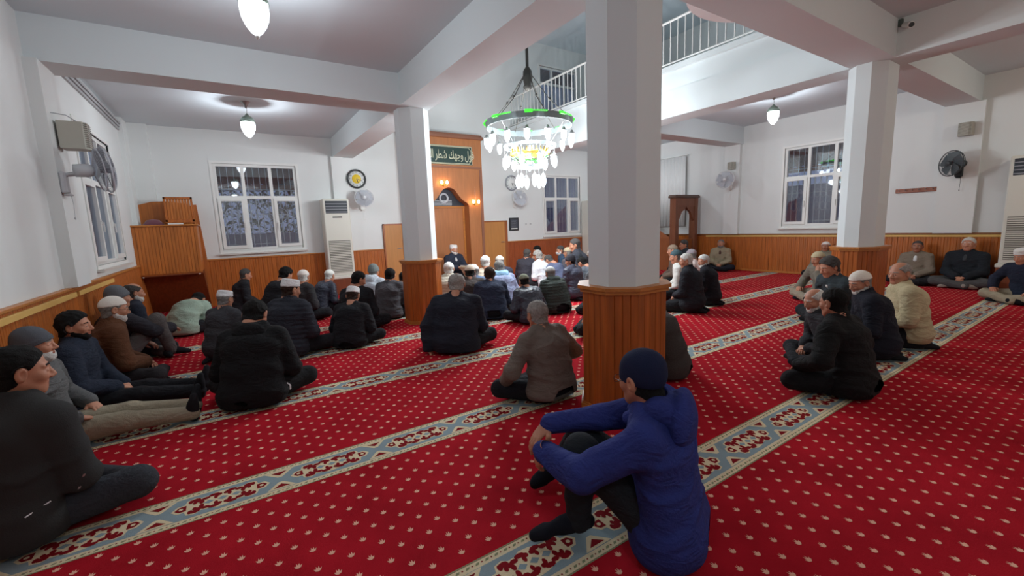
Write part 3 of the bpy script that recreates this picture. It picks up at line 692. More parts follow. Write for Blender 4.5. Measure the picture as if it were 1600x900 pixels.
clock(2.64, 2.62, .20, M_BPL, mat('clock_face', (214, 216, 214), .4), mat('clock_yellow', (226, 190, 40), .4), 'round wall clock with black rim and yellow centre above the white fan')
clock(6.98, 2.62, .20, M_GPL, M_WALL, M_WPL, 'round grey-rimmed wall clock on the back wall behind the chandelier', (5, 18))
# ---- hook rail, camera
n = MB(); n.box((RX - .03, 2.5, 1.75), (RX, 3.12, 1.83), 0, .005)
o = n.build('coat_rail', wood('rail_brown', (146, 82, 56), .15, axis='y')); tag(o, 'brown wooden coat rail on the right wall beside the column', 'coat rail')
for k in range(6): 
    hk = MB(); y = 2.56 + k * .1; hk.path([(RX - .03, y, 1.8), (RX - .07, y, 1.79), (RX - .08, y, 1.82)], .005, 6); hk.build('hook', M_SIL, o)
sc_ = empty('security_camera', (7.0, 2.05, 3.62), 0, 'small white security camera fixed at the beam corner above the right column', 'camera')
n = MB(); n.box((-.02, -.05, -.04), (.07, 0, .05), bev=.01); n.build('junction_box', mat('green_grey_plastic', (82, 92, 88), .5), sc_)
n = MB(); n.tube((.0, -.06, -.03), (-.10, -.15, -.08), .032, .036, 14); n.build('body', M_WPL, sc_)
n = MB(); n.tube((-.10, -.15, -.08), (-.108, -.157, -.084), .026, n=14); n.build('lens', M_BPL, sc_)
n = MB(); n.path([(.03, -.02, -.04), (.03, -.02, -.37)], .006, 6); n.build('cable', M_GPL, sc_)
# ================================================================== PULPIT GATE (MINBER)
mn = empty('minber', (10.64, 7.45, 0), 0, 'carved wooden pulpit gate with pale arched opening in the right corner', 'pulpit')
n = MB(); n.box((-.5, -.06, 0), (-.36, .12, 1.98)); n.box((.36, -.06, 0), (.5, .12, 1.98)); n.box((-.36, -.055, 1.75), (.36, .115, 1.975))
n.prism([(-.36, 1.75), (-.36, 1.35), (-.28, 1.45), (-.2, 1.6), (-.08, 1.66), (0, 1.74), (.08, 1.66), (.2, 1.6), (.28, 1.45), (.36, 1.35), (.36, 1.75)], -.04, .04, 'xz'); n.build('gate_frame', wood('minber_wood', (126, 76, 52), .15), mn)
n = MB(); n.box((-.55, -.09, 1.98), (.55, .15, 2.04), bev=.01); n.box((-.53, -.07, 2.04), (.53, .13, 2.06)); n.build('gate_cornice', mat('minber_cornice', (96, 74, 64), .5), mn)
n = MB(); n.box((-.515, .125, .88), (-.44, 3.0, .94)); n.prism([(.125, .0), (3.1, 0), (3.1, 2.2), (2.2, 2.2), (.125, .9)], -.5, -.46, 'yz'); n.build('side_panel', wood('minber_side_wood', (150, 88, 52), .15), mn)
for sx in (-.36, .0):
    d_ = MB(); d_.box((sx + .01, .0, .05), (sx + .35, .03, .85), bev=.004); d_.prism([(sx + .06, .2), (sx + .3, .2), (sx + .3, .7), (sx + .18, .78), (sx + .06, .7)], -.01, .0, 'xz'); d_.build('gate_leaf', wood('minber_leaf', (140, 84, 46), .15), mn)
st = MB()
for k in range(7): st.box((-.45, .15 + k * .3, 0), (.5, .15 + (k + 1) * .3, .2 + k * .2))
st.build('steps', M_DARKW, mn)
n = MB()
V = []; F = []
for i in range(41):
    y = 7.85 + .95 * i / 40; dx = .025 * math.sin(i * 1.25); 
    V += [(RX - .1 + dx, y, 1.2), (RX - .1 + dx * .6, y, 3.2)]
for i in range(40): F.append((2 * i, 2 * i + 2, 2 * i + 3, 2 * i + 1))
n.add(V, F, 0, True); n.build
cu = n.build('curtain', mat('white_curtain', (226, 226, 224), .9), fix=False); sm = cu.modifiers.new('s', 'SOLIDIFY'); sm.thickness = .004
tag(cu, 'white pleated curtain on the right wall above the pulpit gate', 'curtain')
tag(MB().tube((RX - .09, 7.8, 3.22), (RX - .09, 8.85, 3.22), .012).build('curtain_rail', M_WPL), 'thin white curtain rail above the pulpit gate', 'rail')
# ================================================================== GALLERY RAILING
gr = empty('gallery_railing', (7.0, 2.5, ZG + .03), 0, 'white metal baluster railing along the right upper gallery', 'railing')
n = MB(); n.tube((0, .02, .77), (0, 8.08, .77), .022, n=10); n.build('handrail', M_WPL, gr)
n = MB(); n.tube((0, .02, .06), (0, 8.08, .06), .018, n=8); n.build('bottom_rail', M_WPL, gr)
bal = MB().tube((0, 0, .0), (0, 0, .77), .011, n=8).build('baluster', M_WPL, gr)
for k in range(1, 55):
    c = bal.copy(); c.location = (0, .1 + k * .148, 0); c.parent = gr; COL.objects.link(c)
bal.location = (0, .1, 0)
# ================================================================== PENDANT LAMPS
def pendant(loc, label, bulb=M_BULB):
    e = empty('pendant_lamp', loc, 0, label, 'pendant lamp', 'acorn pendant lamps')
    MB().lathe([(.001, -.1), (.015, -.095), (.03, -.05), (.06, -.015), (.075, 0)], n=20).build('ceiling_rose', M_SIL, e)
    MB().path([(0, 0, -.08), (0.006, 0, -.13), (0, 0, -.19)], .004, 6).build('chain', M_SIL, e)
    MB().lathe([(.001, -.17), (.012, -.18), (.04, -.215), (.085, -.245), (.105, -.285), (.108, -.31), (.1, -.315)], n=28).build('cap', mat('pendant_cap_silver_green', (150, 168, 156), .35, .4), e)
    MB().lathe([(.1, -.312), (.104, -.36), (.096, -.42), (.072, -.48), (.04, -.525), (.02, -.54), (.001, -.545)], n=20).build('lamp_shade', bulb, e)
    bulb_light(e, (0, 0, -.42), P_PENDANT * (1.1 if bulb is M_WPEND else 1), (1, .93, .8) if bulb is M_WPEND else (.86, .93, 1))
    MB().lathe([(.001, -.53), (.016, -.54), (.018, -.555), (.008, -.57), (.001, -.575)], n=12).build('finial', M_WPL, e)
pendant((.36, 4.1, ZCL), 'lit acorn pendant lamp nearest the camera, cut off by the top left picture edge')
pendant((.45, 8.25, ZCL), 'lit acorn pendant lamp in front of the left back window')
pendant((8.95, 4.4, ZCR), 'lit acorn pendant lamp left of the right column')
pendant((9.3, 8.6, ZCR), 'lit acorn pendant lamp in the far right bay behind the nearest column')
pendant((9.3, -.4, ZCR), 'acorn pendant lamp of the bay right of the camera', M_WPEND)
pendant((.4, -1.2, ZCL), 'acorn pendant lamp behind the camera')
pendant((4.7, -.9, ZCR), 'acorn pendant lamp of the middle front bay', M_WPEND)
pendant((9.4, 5.0, ZT), 'acorn pendant lamp of the upper right gallery')
# ================================================================== CHANDELIER
def chandelier(cx, cy, label):
    zr = 3.14; e = empty('chandelier', (cx, cy, ZT), 0, label, 'chandelier'); o = -ZT
    n = MB(); n.lathe([(.001, -.12), (.06, -.1), (.12, 0)], n=24); n.build('ceiling_rose', M_MET, e)
    n = MB(); n.tube((0, 0, -.05), (0, 0, 4.05 + o), .026, n=12); n.build('rod', M_MET, e)
    n = MB(); n.lathe([(.02, 4.1 + o), (.075, 4.02 + o), (.085, 3.9 + o), (.06, 3.8 + o), (.085, 3.76 + o), (.03, 3.7 + o), (.001, 3.68 + o)], n=20); n.build('top_crown', M_MET, e)
    R = .75
    for k in range(6):
        t = 2 * PI * (k + .25) / 6; c, s = math.cos(t), math.sin(t)
        n = MB(); n.path([(c * .07, s * .07, 3.95 + o), (c * R * .5, s * R * .5, 3.52 + o), (c * R, s * R, zr + .03 + o)], .0075, 6)
        n.lathe([(.001, 0), (.02, .02), (.02, .04), (.001, .06)], (c * R * .5, s * R * .5, 3.5 + o), n=8); n.build('chain', M_MET, e)
    n = MB(); n.lathe([(R - .012, zr - .05 + o), (R, zr - .05 + o), (R + .02, zr + .05 + o), (R, zr + .055 + o), (R - .012, zr - .05 + o)], n=64, smooth=False); n.build('outer_ring', mat('chandelier_pale_acrylic', (128, 138, 140), .5), e)
    for k in range(8):
        n = MB(); t0 = 2 * PI * (k + .1) / 8; pts = [(math.cos(t) * (R + .022), math.sin(t) * (R + .022), zr + .045 + o) for t in np.linspace(t0, t0 + .48, 8)]
        n.path(pts, .010, 6); pts = [(math.cos(t) * (R + .022), math.sin(t) * (R + .022), zr + .04 + o) for t in np.linspace(t0, t0 + .16, 5)]; n.path(pts, .026, 6)
        n.build('green_light_strip', M_GRN, e)
    n = MB(); n.lathe([(.44, 2.74 + o), (.455, 2.74 + o), (.46, 2.79 + o), (.44, 2.79 + o), (.44, 2.74 + o)], n=48, smooth=False); n.build('middle_ring', MATS['chandelier_pale_acrylic'], e)
    n = MB(); n.lathe([(.22, 2.40 + o), (.235, 2.4 + o), (.24, 2.44 + o), (.22, 2.44 + o), (.22, 2.4 + o)], n=32, smooth=False); n.build('lower_ring', MATS['chandelier_pale_acrylic'], e)
    for k in range(4):
        t = 2 * PI * k / 4 + .3; n = MB(); n.path([(math.cos(t) * R, math.sin(t) * R, zr - .03 + o), (math.cos(t) * .45, math.sin(t) * .45, 2.78 + o), (math.cos(t) * .23, math.sin(t) * .23, 2.43 + o)], .005, 5); n.build('strut', M_SIL, e)
    n = MB(); n.lathe([(.001, 2.58 + o), (.2, 2.6 + o), (.34, 2.63 + o), (.35, 2.65 + o), (.001, 2.64 + o)], n=36)
    for k in range(24):
        t = 2 * PI * k / 24; n.lathe([(.018, 2.65 + o), (.024, 2.68 + o), (.008, 2.70 + o), (.012, 2.73 + o)], (.32 * math.cos(t), .32 * math.sin(t), 0), n=8)
    n.build('gilt_tray', M_GOLD, e)
    n = MB()
    for k in range(24):
        t = 2 * PI * k / 24; n.tube((.32 * math.cos(t), .32 * math.sin(t), 2.72 + o), (.32 * math.cos(t), .32 * math.sin(t), 2.82 + o), .009, n=6)
    n.build('candle_tubes', mat('candle_white', (238, 240, 240), .4), e)
    n = MB()
    for k in range(12):
        t = 2 * PI * k / 12; n.path([(.33 * math.cos(t), .33 * math.sin(t), 2.6 + o), (.18 * math.cos(t), .18 * math.sin(t), 2.5 + o), (.05 * math.cos(t), .05 * math.sin(t), 2.56 + o)], .008, 5)
    n.build('green_scrolls', M_GRNM, e)
    # one lamp, copied around the tiers
    cap_ = MB(); cap_.path([(0, 0, 0), (0, 0, -.15)], .003, 5); cap_.lathe([(.001, -.12), (.02, -.13), (.03, -.16), (.05, -.175), (.052, -.19), (.03, -.19)], n=14)
    L0 = cap_.build('lamp', M_SIL, e); g0 = MB().lathe([(.028, -.185), (.044, -.2), (.049, -.25), (.043, -.3), (.028, -.34), (.010, -.365), (.001, -.37)], n=12).build('lamp_shade', M_CBULB, L0)
    pos = [(R, k / 14, zr - .04) for k in range(14)] + [(.45, (k + .4) / 9, 2.76) for k in range(9)] + [(.23, (k + .2) / 6, 2.42) for k in range(6)]
    for i, (r, f, z) in enumerate(pos):
        q = L0 if i == 0 else L0.copy()
        if i:
            COL.objects.link(q); g = g0.copy(); COL.objects.link(g); g.parent = q; q.parent = e
        q.location = (r * math.cos(2 * PI * f), r * math.sin(2 * PI * f), z + o)
        if i % 3 == 0: bulb_light(q, (0, 0, -.27), P_CHAND, (.88, .95, 1), .02)
chandelier(4.6, 6.35, 'large three-tier ring chandelier with green strips and white glass lamps')
# ================================================================== PEOPLE: signed-distance modelling
F32 = np.float32
def surfnet(f, lo, h):
    s = f < 0; nx, ny, nz = f.shape
    cnt = np.zeros((nx - 1, ny - 1, nz - 1), np.int8)
    C = [(a, b, c) for a in (0, 1) for b in (0, 1) for c in (0, 1)]
    def sl(A, c): return A[c[0]:nx - 1 + c[0], c[1]:ny - 1 + c[1], c[2]:nz - 1 + c[2]]
    for c in C: cnt += sl(s, c)
    act = (cnt > 0) & (cnt < 8); I, J, K = np.nonzero(act); n = len(I)
    idx = np.full(act.shape, -1, np.int32); idx[I, J, K] = np.arange(n)
    pos = np.zeros((n, 3), F32); w = np.zeros(n, F32)
    for a in C:
        for ax in range(3):
            if a[ax]: continue
            b = list(a); b[ax] = 1
            fa = f[I + a[0], J + a[1], K + a[2]]; fb = f[I + b[0], J + b[1], K + b[2]]
            x = (fa < 0) != (fb < 0); t = np.where(x, fa / np.where(x, fa - fb, 1), 0)
            for q in range(3): pos[:, q] += np.where(x, a[q] + (t if q == ax else 0), 0)
            w += x
    pos = pos / w[:, None] + np.stack([I, J, K], 1); V = (pos * h + np.asarray(lo)).astype(F32)
    Q = []
    for ax in range(3):
        o1, o2 = [(1, 2), (2, 0), (0, 1)][ax]
        sa = [slice(None)] * 3; sb = [slice(None)] * 3; sa[ax] = slice(0, -1); sb[ax] = slice(1, None)
        for q in (o1, o2): sa[q] = slice(1, -1); sb[q] = slice(1, -1)
        A = s[tuple(sa)]; B = s[tuple(sb)]; e = np.nonzero(A != B); base = [e[0].copy(), e[1].copy(), e[2].copy()]
        base[o1] += 1; base[o2] += 1
        inside = A[e]
        def cell(d1, d2):
            c = [base[0].copy(), base[1].copy(), base[2].copy()]; c[o1] -= d1; c[o2] -= d2; return idx[c[0], c[1], c[2]]
        q = np.stack([cell(1, 1), cell(0, 1), cell(0, 0), cell(1, 0)], 1); q[~inside] = q[~inside][:, ::-1]; Q.append(q)
    return V, np.concatenate(Q)
class G:
    """sampling grid"""
    def __init__(s, lo, hi, h):
        s.lo = np.array(lo, float); s.h = h; n = np.ceil((np.array(hi) - s.lo) / h).astype(int) + 1
        ax = [(s.lo[i] + h * np.arange(n[i])).astype(F32) for i in range(3)]
        s.x, s.y, s.z = np.meshgrid(*ax, indexing='ij', sparse=True); s.n = n
    def net(s, f): return surfnet(np.broadcast_to(f, s.n).astype(F32), s.lo, s.h)
def smin(a, b, k):
    h = np.clip(.5 + .5 * (b - a) / k, 0, 1); return b + (a - b) * h - k * h * (1 - h)
def smax(a, b, k): return -smin(-a, -b, k)
def ball(g, c, r): return np.sqrt((g.x - c[0]) ** 2 + (g.y - c[1]) ** 2 + (g.z - c[2]) ** 2) - r
def ell(g, c, r, R=None):
    x, y, z = g.x - c[0], g.y - c[1], g.z - c[2]
    if R is not None: x, y, z = (R[0][0] * x + R[1][0] * y + R[2][0] * z, R[0][1] * x + R[1][1] * y + R[2][1] * z, R[0][2] * x + R[1][2] * y + R[2][2] * z)
    k0 = np.sqrt((x / r[0]) ** 2 + (y / r[1]) ** 2 + (z / r[2]) ** 2); k1 = np.sqrt((x / r[0] ** 2) ** 2 + (y / r[1] ** 2) ** 2 + (z / r[2] ** 2) ** 2)
    return k0 * (k0 - 1) / np.maximum(k1, 1e-6)
def cone(g, a, b, ra, rb, sq=1.):
    """round cone; sq squashes along local x (wide torso)"""
    a = np.array(a, float); b = np.array(b, float); x = (g.x - a[0]) / sq; y = g.y - a[1]; z = g.z - a[2]
    d = b - a; d[0] /= sq; L = max(float(d @ d), 1e-9); t = np.clip((x * d[0] + y * d[1] + z * d[2]) / L, 0, 1)
    return np.sqrt((x - t * d[0]) ** 2 + (y - t * d[1]) ** 2 + (z - t * d[2]) ** 2) - (ra + (rb - ra) * t)
# ------------------------------------------------------------------ head library (head-local: +Y face, +Z up)
def head_sdf(g, old=False):
    f = ell(g, (0, -.014, .028), (.075, .094, .088))
    f = smin(f, ell(g, (0, .022, -.03), (.06, .07, .08)), .03)
    f = smin(f, ell(g, (0, .055, -.085), (.030, .030, .028)), .035)
    for s in (-1, 1):
        f = smin(f, cone(g, (s * .055, -.008, -.045), (s * .018, .062, -.094), .018, .014), .03)
        f = smin(f, ball(g, (s * .036, .058, -.022), .024), .022)
        f = smin(f, cone(g, (s * .012, .083, .024), (s * .044, .066, .022), .010, .009), .012)
        f = smax(f, -ball(g, (s * .031, .099, .001), .013), .012)
        f = smin(f, ell(g, (s * .031, .071, .0), (.0155, .0140, .0115)), .004)
        f = smin(f, cone(g, (s * .043, .082, -.0), (s * .02, .086, .011), .004, .005), .006)
        f = smin(f, ball(g, (s * .012, .097, -.034), .009), .008)
        e = smax(ell(g, (s * .083, -.008, -.004), (.010, .021, .034)), -ell(g, (s * .092, -.001, -.002), (.008, .012, .02)), .005)
        f = smin(f, e, .008)
    f = smin(f, cone(g, (0, .084, .014), (0, .108, -.026), .008, .012), .012)
    f = smin(f, cone(g, (-.016, .083, -.058), (.016, .083, -.058), .0065, .0065), .008)
    f = smin(f, cone(g, (-.013, .081, -.069), (.013, .081, -.069), .0075, .0075), .008)
    f = smax(f, -cone(g, (-.02, .093, -.0635), (.02, .093, -.0635), .0022, .0022), .004)
    f = smin(f, cone(g, (0, -.028, -.06), (0, -.05, -.185), .054, .058), .03)
    if old:
        for s in (-1, 1): f = smax(f, -cone(g, (s * .028, .09, -.03), (s * .036, .078, -.065), .003, .002), .006)
        for k in range(3): f = smax(f, -cone(g, (-.035, .083, .045 + k * .013), (.035, .083, .045 + k * .013), .002, .002), .005)
    return f
HB = ((-.11, -.15, -.235), (.11, .14, .15))
def _cran(g, t): return smin(ell(g, (0, -.014, .028), (.075 + t, .094 + t, .088 + t)), ell(g, (0, .022, -.03), (.06 + t, .06 + t, .08)), .03)
def noise3(g, f, s=0.):
    return (np.sin(f * g.x + 1.3 * np.sin(f * .7 * g.y + s) + s) * np.sin(f * .9 * g.z + 1.1 * np.sin(f * .8 * g.x + 2 * s)) * np.sin(f * .8 * g.y + 1.7 * np.sin(f * .6 * g.z + s)))
def hair_sdf(g, kind):
    t = {'short': .008, 'full': .016, 'crew': .004, 'bald': .008, 'under': .006, 'messy': .02}[kind]
    f = np.minimum(_cran(g, t), head_sdf(g) - t * .9) + .0035 * noise3(g, 90) * (2 if kind in ('messy', 'full') else 1) + (.0016 * np.sin(g.x * 420 + 2 * np.sin(g.z * 90)) * np.sin(g.z * 260 + g.y * 130) if kind != 'under' else 0)
    hz = np.interp(g.y, [-.12, -.06, -.02, .0, .03, .055, .075, .1], [-.088, -.085, -.055, -.012, .026, .058, .080, .088])
    f = smax(f, hz - g.z, .008)
    ew = .030 if kind != 'full' else .022
    for s_ in (-1, 1): f = smax(f, -ell(g, (s_ * .092, -.004, -.008), (.034, ew, .042 if kind != 'full' else .034)), .005)
    if kind == 'bald': f = smax(f, -ell(g, (0, .03, .13), (.062, .12, .085)), .01)
    if kind == 'under': f = smax(f, g.z - .045, .004)
    return f
def cap_sdf(g, kind):
    if kind == 'box':      # stiff low cylindrical prayer cap
        r = np.sqrt((g.x / .084) ** 2 + ((g.y + .014) / .104) ** 2) * .09; zt = .122 + .10 * (g.y + .014) * 0
        f = smax(r - (.09 - .10 * np.maximum(g.z - .05, 0)), g.z - zt, .02); f = np.maximum(f, (.038 + .12 * (g.y + .014)) * 1 - g.z)
    elif kind == 'dome':   # knitted round skull cap
        f = _cran(g, .011); f = np.maximum(f, .035 + .22 * (g.y + .014) - g.z) + .0012 * np.cos(g.z * 520)
    elif kind == 'deep':   # smooth tight cap worn low
        zb = -.012 + .30 * (g.y + .014); f = np.maximum(smin(_cran(g, .012), ell(g, (0, -.02, .06), (.078, .094, .07)), .02), zb - g.z)
    elif kind == 'beanie':
        f = smin(_cran(g, .014), ell(g, (0, -.03, .085), (.06, .07, .05)), .04); zb = -.008 + .42 * (g.y + .014)
        f = np.maximum(f, zb - g.z); f = smin(f, np.maximum(np.maximum(_cran(g, .019), zb - g.z), g.z - zb - .035), .004) + .0010 * np.sin(np.arctan2(g.y, g.x) * 60)
    elif kind == 'hood':
        f = _cran(g, .03); f = smin(f, cone(g, (0, -.04, .0), (0, -.05, -.17), .085, .09), .05); f = smax(f, -ell(g, (0, .09, -.02), (.068, .09, .1)), .015)
    return np.maximum(f, -_cran(g, -.004)) if kind != 'box' else f
def beard_sdf(g, t):
    f = smin(ell(g, (0, .022, -.03), (.06 + t, .07 + t, .08 + t)), ell(g, (0, .055, -.088), (.033 + t, .033 + t, .03 + t)), .035)
    for s in (-1, 1): f = smin(f, cone(g, (s * .055, -.008, -.045), (s * .018, .062, -.094), .018 + t, .016 + t), .03)
    f = f + .0025 * noise3(g, 120)
    top = np.interp(g.y, [-.03, .0, .03, .07, .12], [.0, -.01, -.045, -.05, -.052]); f = smax(f, g.z - top, .01)
    f = smax(f, -cone(g, (-.018, .1, -.064), (.018, .1, -.064), .011, .011), .006)
    f = smax(f, -cone(g, (0, -.04, -.06), (0, -.05, -.185), .056, .056), .01); return smax(f, -g.y - .02, .01)
LIB = {}
def libmesh(kind, arg, h):
    k = (kind, arg, h)
    if k in LIB: return LIB[k]
    g = G(*HB, h) if not (kind == 'cap' and arg == 'hood') else G((-.15, -.18, -.28), (.15, .15, .18), h)
    f = {'head': head_sdf, 'hair': hair_sdf, 'cap': cap_sdf, 'beard': beard_sdf}[kind](g, arg)
    V, Fq = g.net(f); mi = np.zeros(len(Fq), int)
    if kind == 'head':
        c = V[Fq].mean(1); ax = np.abs(c[:, 0])
        ey = (np.sqrt((ax - .031) ** 2 + (c[:, 2] + .001) ** 2 * 6) < .0095) & (c[:, 1] > .07); mi[ey] = 1
        pu = (np.sqrt((ax - .031) ** 2 + (c[:, 2] + .001) ** 2 * 1.6) < .0046) & (c[:, 1] > .07); mi[pu] = 2
        mi[(ax < .022) & (np.abs(c[:, 2] + .0635) < .0085) & (c[:, 1] > .07)] = 3
        mi[(ax > .012) & (ax < .047) & (np.abs(c[:, 2] - (.0275 - .12 * (ax - .03) ** 1)) < .0048) & (c[:, 1] > .055)] = 4
    LIB[k] = (V, Fq, mi); return LIB[k]
# ------------------------------------------------------------------ hand library (right hand: wrist at origin, fingers +Y, palm -Z, thumb -X)
def handmesh(curl, h):
    k = ('hand', curl, h)
    if k in LIB: return LIB[k]
    g = G((-.095, -.06, -.12), (.065, .2, .05), h)
    f = smin(ell(g, (0, .05, 0), (.041, .052, .017)), cone(g, (0, -.05, 0), (0, .02, 0), .026, .024, 1.15), .025)
    base = [(-.029, .086, .0), (-.010, .094, .003), (.010, .091, .002), (.028, .080, -.002)]; Ls = [.069, .078, .072, .056]; r0 = [.0092, .0095, .009, .008]
    for i, (b, L_, r) in enumerate(zip(base, Ls, r0)):
        p = np.array(b); a = curl * .45 + .05 * i * curl; spread = (i - 1.5) * .06
        for sgm in range(3):
            l = L_ * (.42, .32, .26)[sgm]; q = p + l * np.array([math.sin(spread) * math.cos(a), math.cos(a) * math.cos(spread), -math.sin(a)])
            f = smin(f, cone(g, p, q, r * (1 - .08 * sgm), r * (.92 - .09 * sgm)), .006 if sgm else .010); p = q; a += curl * .75
    t = [(-.026, .022, -.006), (-.052, .048, -.016), (-.062 + .02 * curl, .076, -.022 - .015 * curl), (-.06 + .035 * curl, .1, -.026 - .02 * curl)]
    for i in range(3): f = smin(f, cone(g, t[i], t[i + 1], (.0145, .0115, .0095)[i], (.0115, .0095, .008)[i]), .008)
    V, Fq = g.net(f); LIB[k] = (V, Fq, np.zeros(len(Fq), int)); return LIB[k]
# ------------------------------------------------------------------ pose
def v3(*a): return np.array(a, float)
def ik(a, c, l1, l2, pole):
    d = c - a; L = np.linalg.norm(d); mx = (l1 + l2) * .995
    if L > mx: c = a + d / L * mx; d = c - a; L = mx
    x = (l1 * l1 - l2 * l2 + L * L) / (2 * L); hh = math.sqrt(max(l1 * l1 - x * x, 0)); u = d / L
    p = pole - (pole @ u) * u; p /= np.linalg.norm(p) + 1e-9; return a + u * x + p * hh, c
def rotx(a): c, s = math.cos(a), math.sin(a); return np.array([[1, 0, 0], [0, c, -s], [0, s, c]])
def rotz(a): c, s = math.cos(a), math.sin(a); return np.array([[c, -s, 0], [s, c, 0], [0, 0, 1]])
def roty(a): c, s = math.cos(a), math.sin(a); return np.array([[c, 0, s], [0, 1, 0], [-s, 0, c]])
def pose(p):
    """joint positions for a seated body in local space, facing +Y"""
    k = p.get('pose', 'cross'); lean = math.radians(p.get('lean', 10)); J = {}
    hipz = {'cross': .115, 'kneel': .20, 'kneesup': .115, 'out': .115, 'side': .12, 'oneup': .115, 'chair': .40}[k]
    P = v3(0, 0, hipz); sl = math.radians(p.get('slide', 0))
    def step(q, L, a): return q + L * v3(math.sin(sl), math.sin(a), math.cos(a))
    W_ = step(P, .16, lean * .5); C = step(W_, .19, lean * 1.0); N = step(C, .165, lean * 1.35 + .12); 
    ha = lean * .5 + math.radians(p.get('hp', 8)); Hd = N + .135 * v3(math.sin(sl) * .5, math.sin(ha * .7 + .12), math.cos(ha * .7 + .12))
    J.update(P=P, W=W_, C=C, N=N, H=Hd, hrot=rotz(math.radians(p.get('hy', 0))) @ roty(math.radians(p.get('hr', 0))) @ rotx(-ha))
    up = (N - C) / np.linalg.norm(N - C); sh = p.get('sw', .178); twist = rotz(math.radians(p.get('tw', 0)))
    for s, n in ((1, 'R'), (-1, 'L')):
        J['S' + n] = N - up * .078 + twist @ v3(s * sh, .012, 0) ; hp_ = v3(s * .1, .02, hipz - .01)
        if k == 'cross':
            kn, an, ft = v3(s * .34, .30, .12 + p.get('ku', 0)), v3(-s * .10, .36 + (.05 if s > 0 else -.03), .065), v3(-s * .17, .36, .05)
        elif k == 'kneel':
            kn, an, ft = v3(s * .15, .40, .085), v3(s * .11, -.04, .07), v3(s * .08, -.2, .035)
        elif k == 'kneesup':
            kn, an, ft = v3(s * .15, .38, .46), v3(s * .13, .50, .09), v3(s * .15, .66, .04)
        elif k == 'out':
            kn, an, ft = v3(s * .11, .44, .12 + p.get('ku', .0)), v3(s * .10, .85, .075), v3(s * .13, .88, .21)
        elif k == 'side':
            kn, an, ft = v3(s * .18 + .18, .34, .09), v3(.42 if s > 0 else .30, .05 if s > 0 else .2, .06), v3(.45, -.05, .04)
        elif k == 'oneup':
            kn, an, ft = (v3(.14, .36, .47), v3(.12, .46, .09), v3(.13, .62, .04)) if s == p.get('us', 1) else (v3(s * .33, .32, .1), v3(-s * .06, .42, .06), v3(-s * .17, .42, .05))
            if s == p.get('us', 1): kn = kn * v3(s, 1, 1); an = an * v3(s, 1, 1); ft = ft * v3(s, 1, 1)
        elif k == 'chair':
            kn, an, ft = v3(s * .14, .42, .45), v3(s * .13, .45, .09), v3(s * .14, .60, .04)
        if 'knee' + n in p: kn = v3(*p['knee' + n])
        if 'ank' + n in p: an = v3(*p['ank' + n])
        if 'foot' + n in p: ft = v3(*p['foot' + n])
        J['T' + n], J['K' + n], J['A' + n], J['F' + n] = hp_, kn, an, ft
        arm = p.get('arms', 'lap'); 
        tgt = {'lap': v3(s * .06, .27, .21), 'knees': v3(s * .27, .27, .235), 'thigh': v3(s * .17, .2, .235), 'hug': v3(s * .05, .50, .34), 'book': v3(s * .07, .30, .34), 'floor': v3(s * .30, -.05, .05), 'cheek': v3(s * .075, .235, .50), 'up': v3(s * .09, .3, .42), 'fold': v3(-s * .10, .2, .36)}[arm if isinstance(arm, str) else arm[0 if s > 0 else 1]].copy()
        if k in ('kneel', 'chair'): tgt[2] += .06 if k == 'kneel' else .33
        if k == 'chair': tgt[1] += .05
        if 'hand' + n in p: tgt = v3(*p['hand' + n])
        e, hnd = ik(J['S' + n], tgt, .285, .255, v3(s * 1.0, -.55, -.45)); J['E' + n], J['D' + n] = e, hnd
    return J
def xform(M, t, V): return V @ M.T + t
def look(fwd, up):
    """matrix whose columns are X, Y(=fwd), Z(~up)"""
    y = fwd / np.linalg.norm(fwd); x = np.cross(y, up); x /= np.linalg.norm(x); return np.stack([x, y, np.cross(x, y)], 1)
def folds(g, amp, seed, J):
    n1 = noise3(g, 9, seed); n2 = np.sin(5.1 * g.x + seed) * np.sin(4.3 * g.z + 2 * seed) + .6 * np.sin(7 * g.y + 3.1 * g.x + seed)
    a = np.sin(38 * g.z + 13 * g.x * math.sin(seed * 2.1) + 2.6 * n2 + 2.0 * n1)
    b = np.sin(27 * g.x * math.cos(seed * 1.3) + 19 * g.z + 9 * g.y + 2.4 * np.sin(6 * g.z + seed) + 2.6 * n1)
    wz = np.clip(1.3 - np.abs(g.z - .2) * 2.4, .12, 1); wb = np.clip(.35 + 1.1 * n1 + .3 * n2, 0, 1)
    return -amp * (.95 * np.maximum(a, -.4) ** 3 * wz + .9 * np.maximum(b, -.3) ** 3 * wb + 1.2 * n2 * .5)
SKIN = {'fair': (205, 150, 124), 'mid': (186, 128, 100), 'tan': (160, 104, 78)}
def skinmats(sk, hairc):
    return [mat('skin_' + sk, SKIN[sk], .55, bump=.05, bscale=200, var=.06, vscale=20), mat('eye_white', (214, 208, 200), .25), mat('eye_dark', (36, 26, 22), .2),
            mat('lip_' + sk, tuple(int(v * f) for v, f in zip(SKIN[sk], (.86, .68, .66))), .5), hairmat(hairc)]
HAIRC = {'black': (13, 11, 10), 'brown': (46, 30, 22), 'grey': (126, 122, 118), 'dkgrey': (74, 70, 68), 'white': (206, 202, 196), 'salt': (150, 144, 138)}
def hairmat(c): return mat('hair_' + c, HAIRC[c], .8, spec=.25, bump=.6, bscale=240, var=.3, vscale=60)
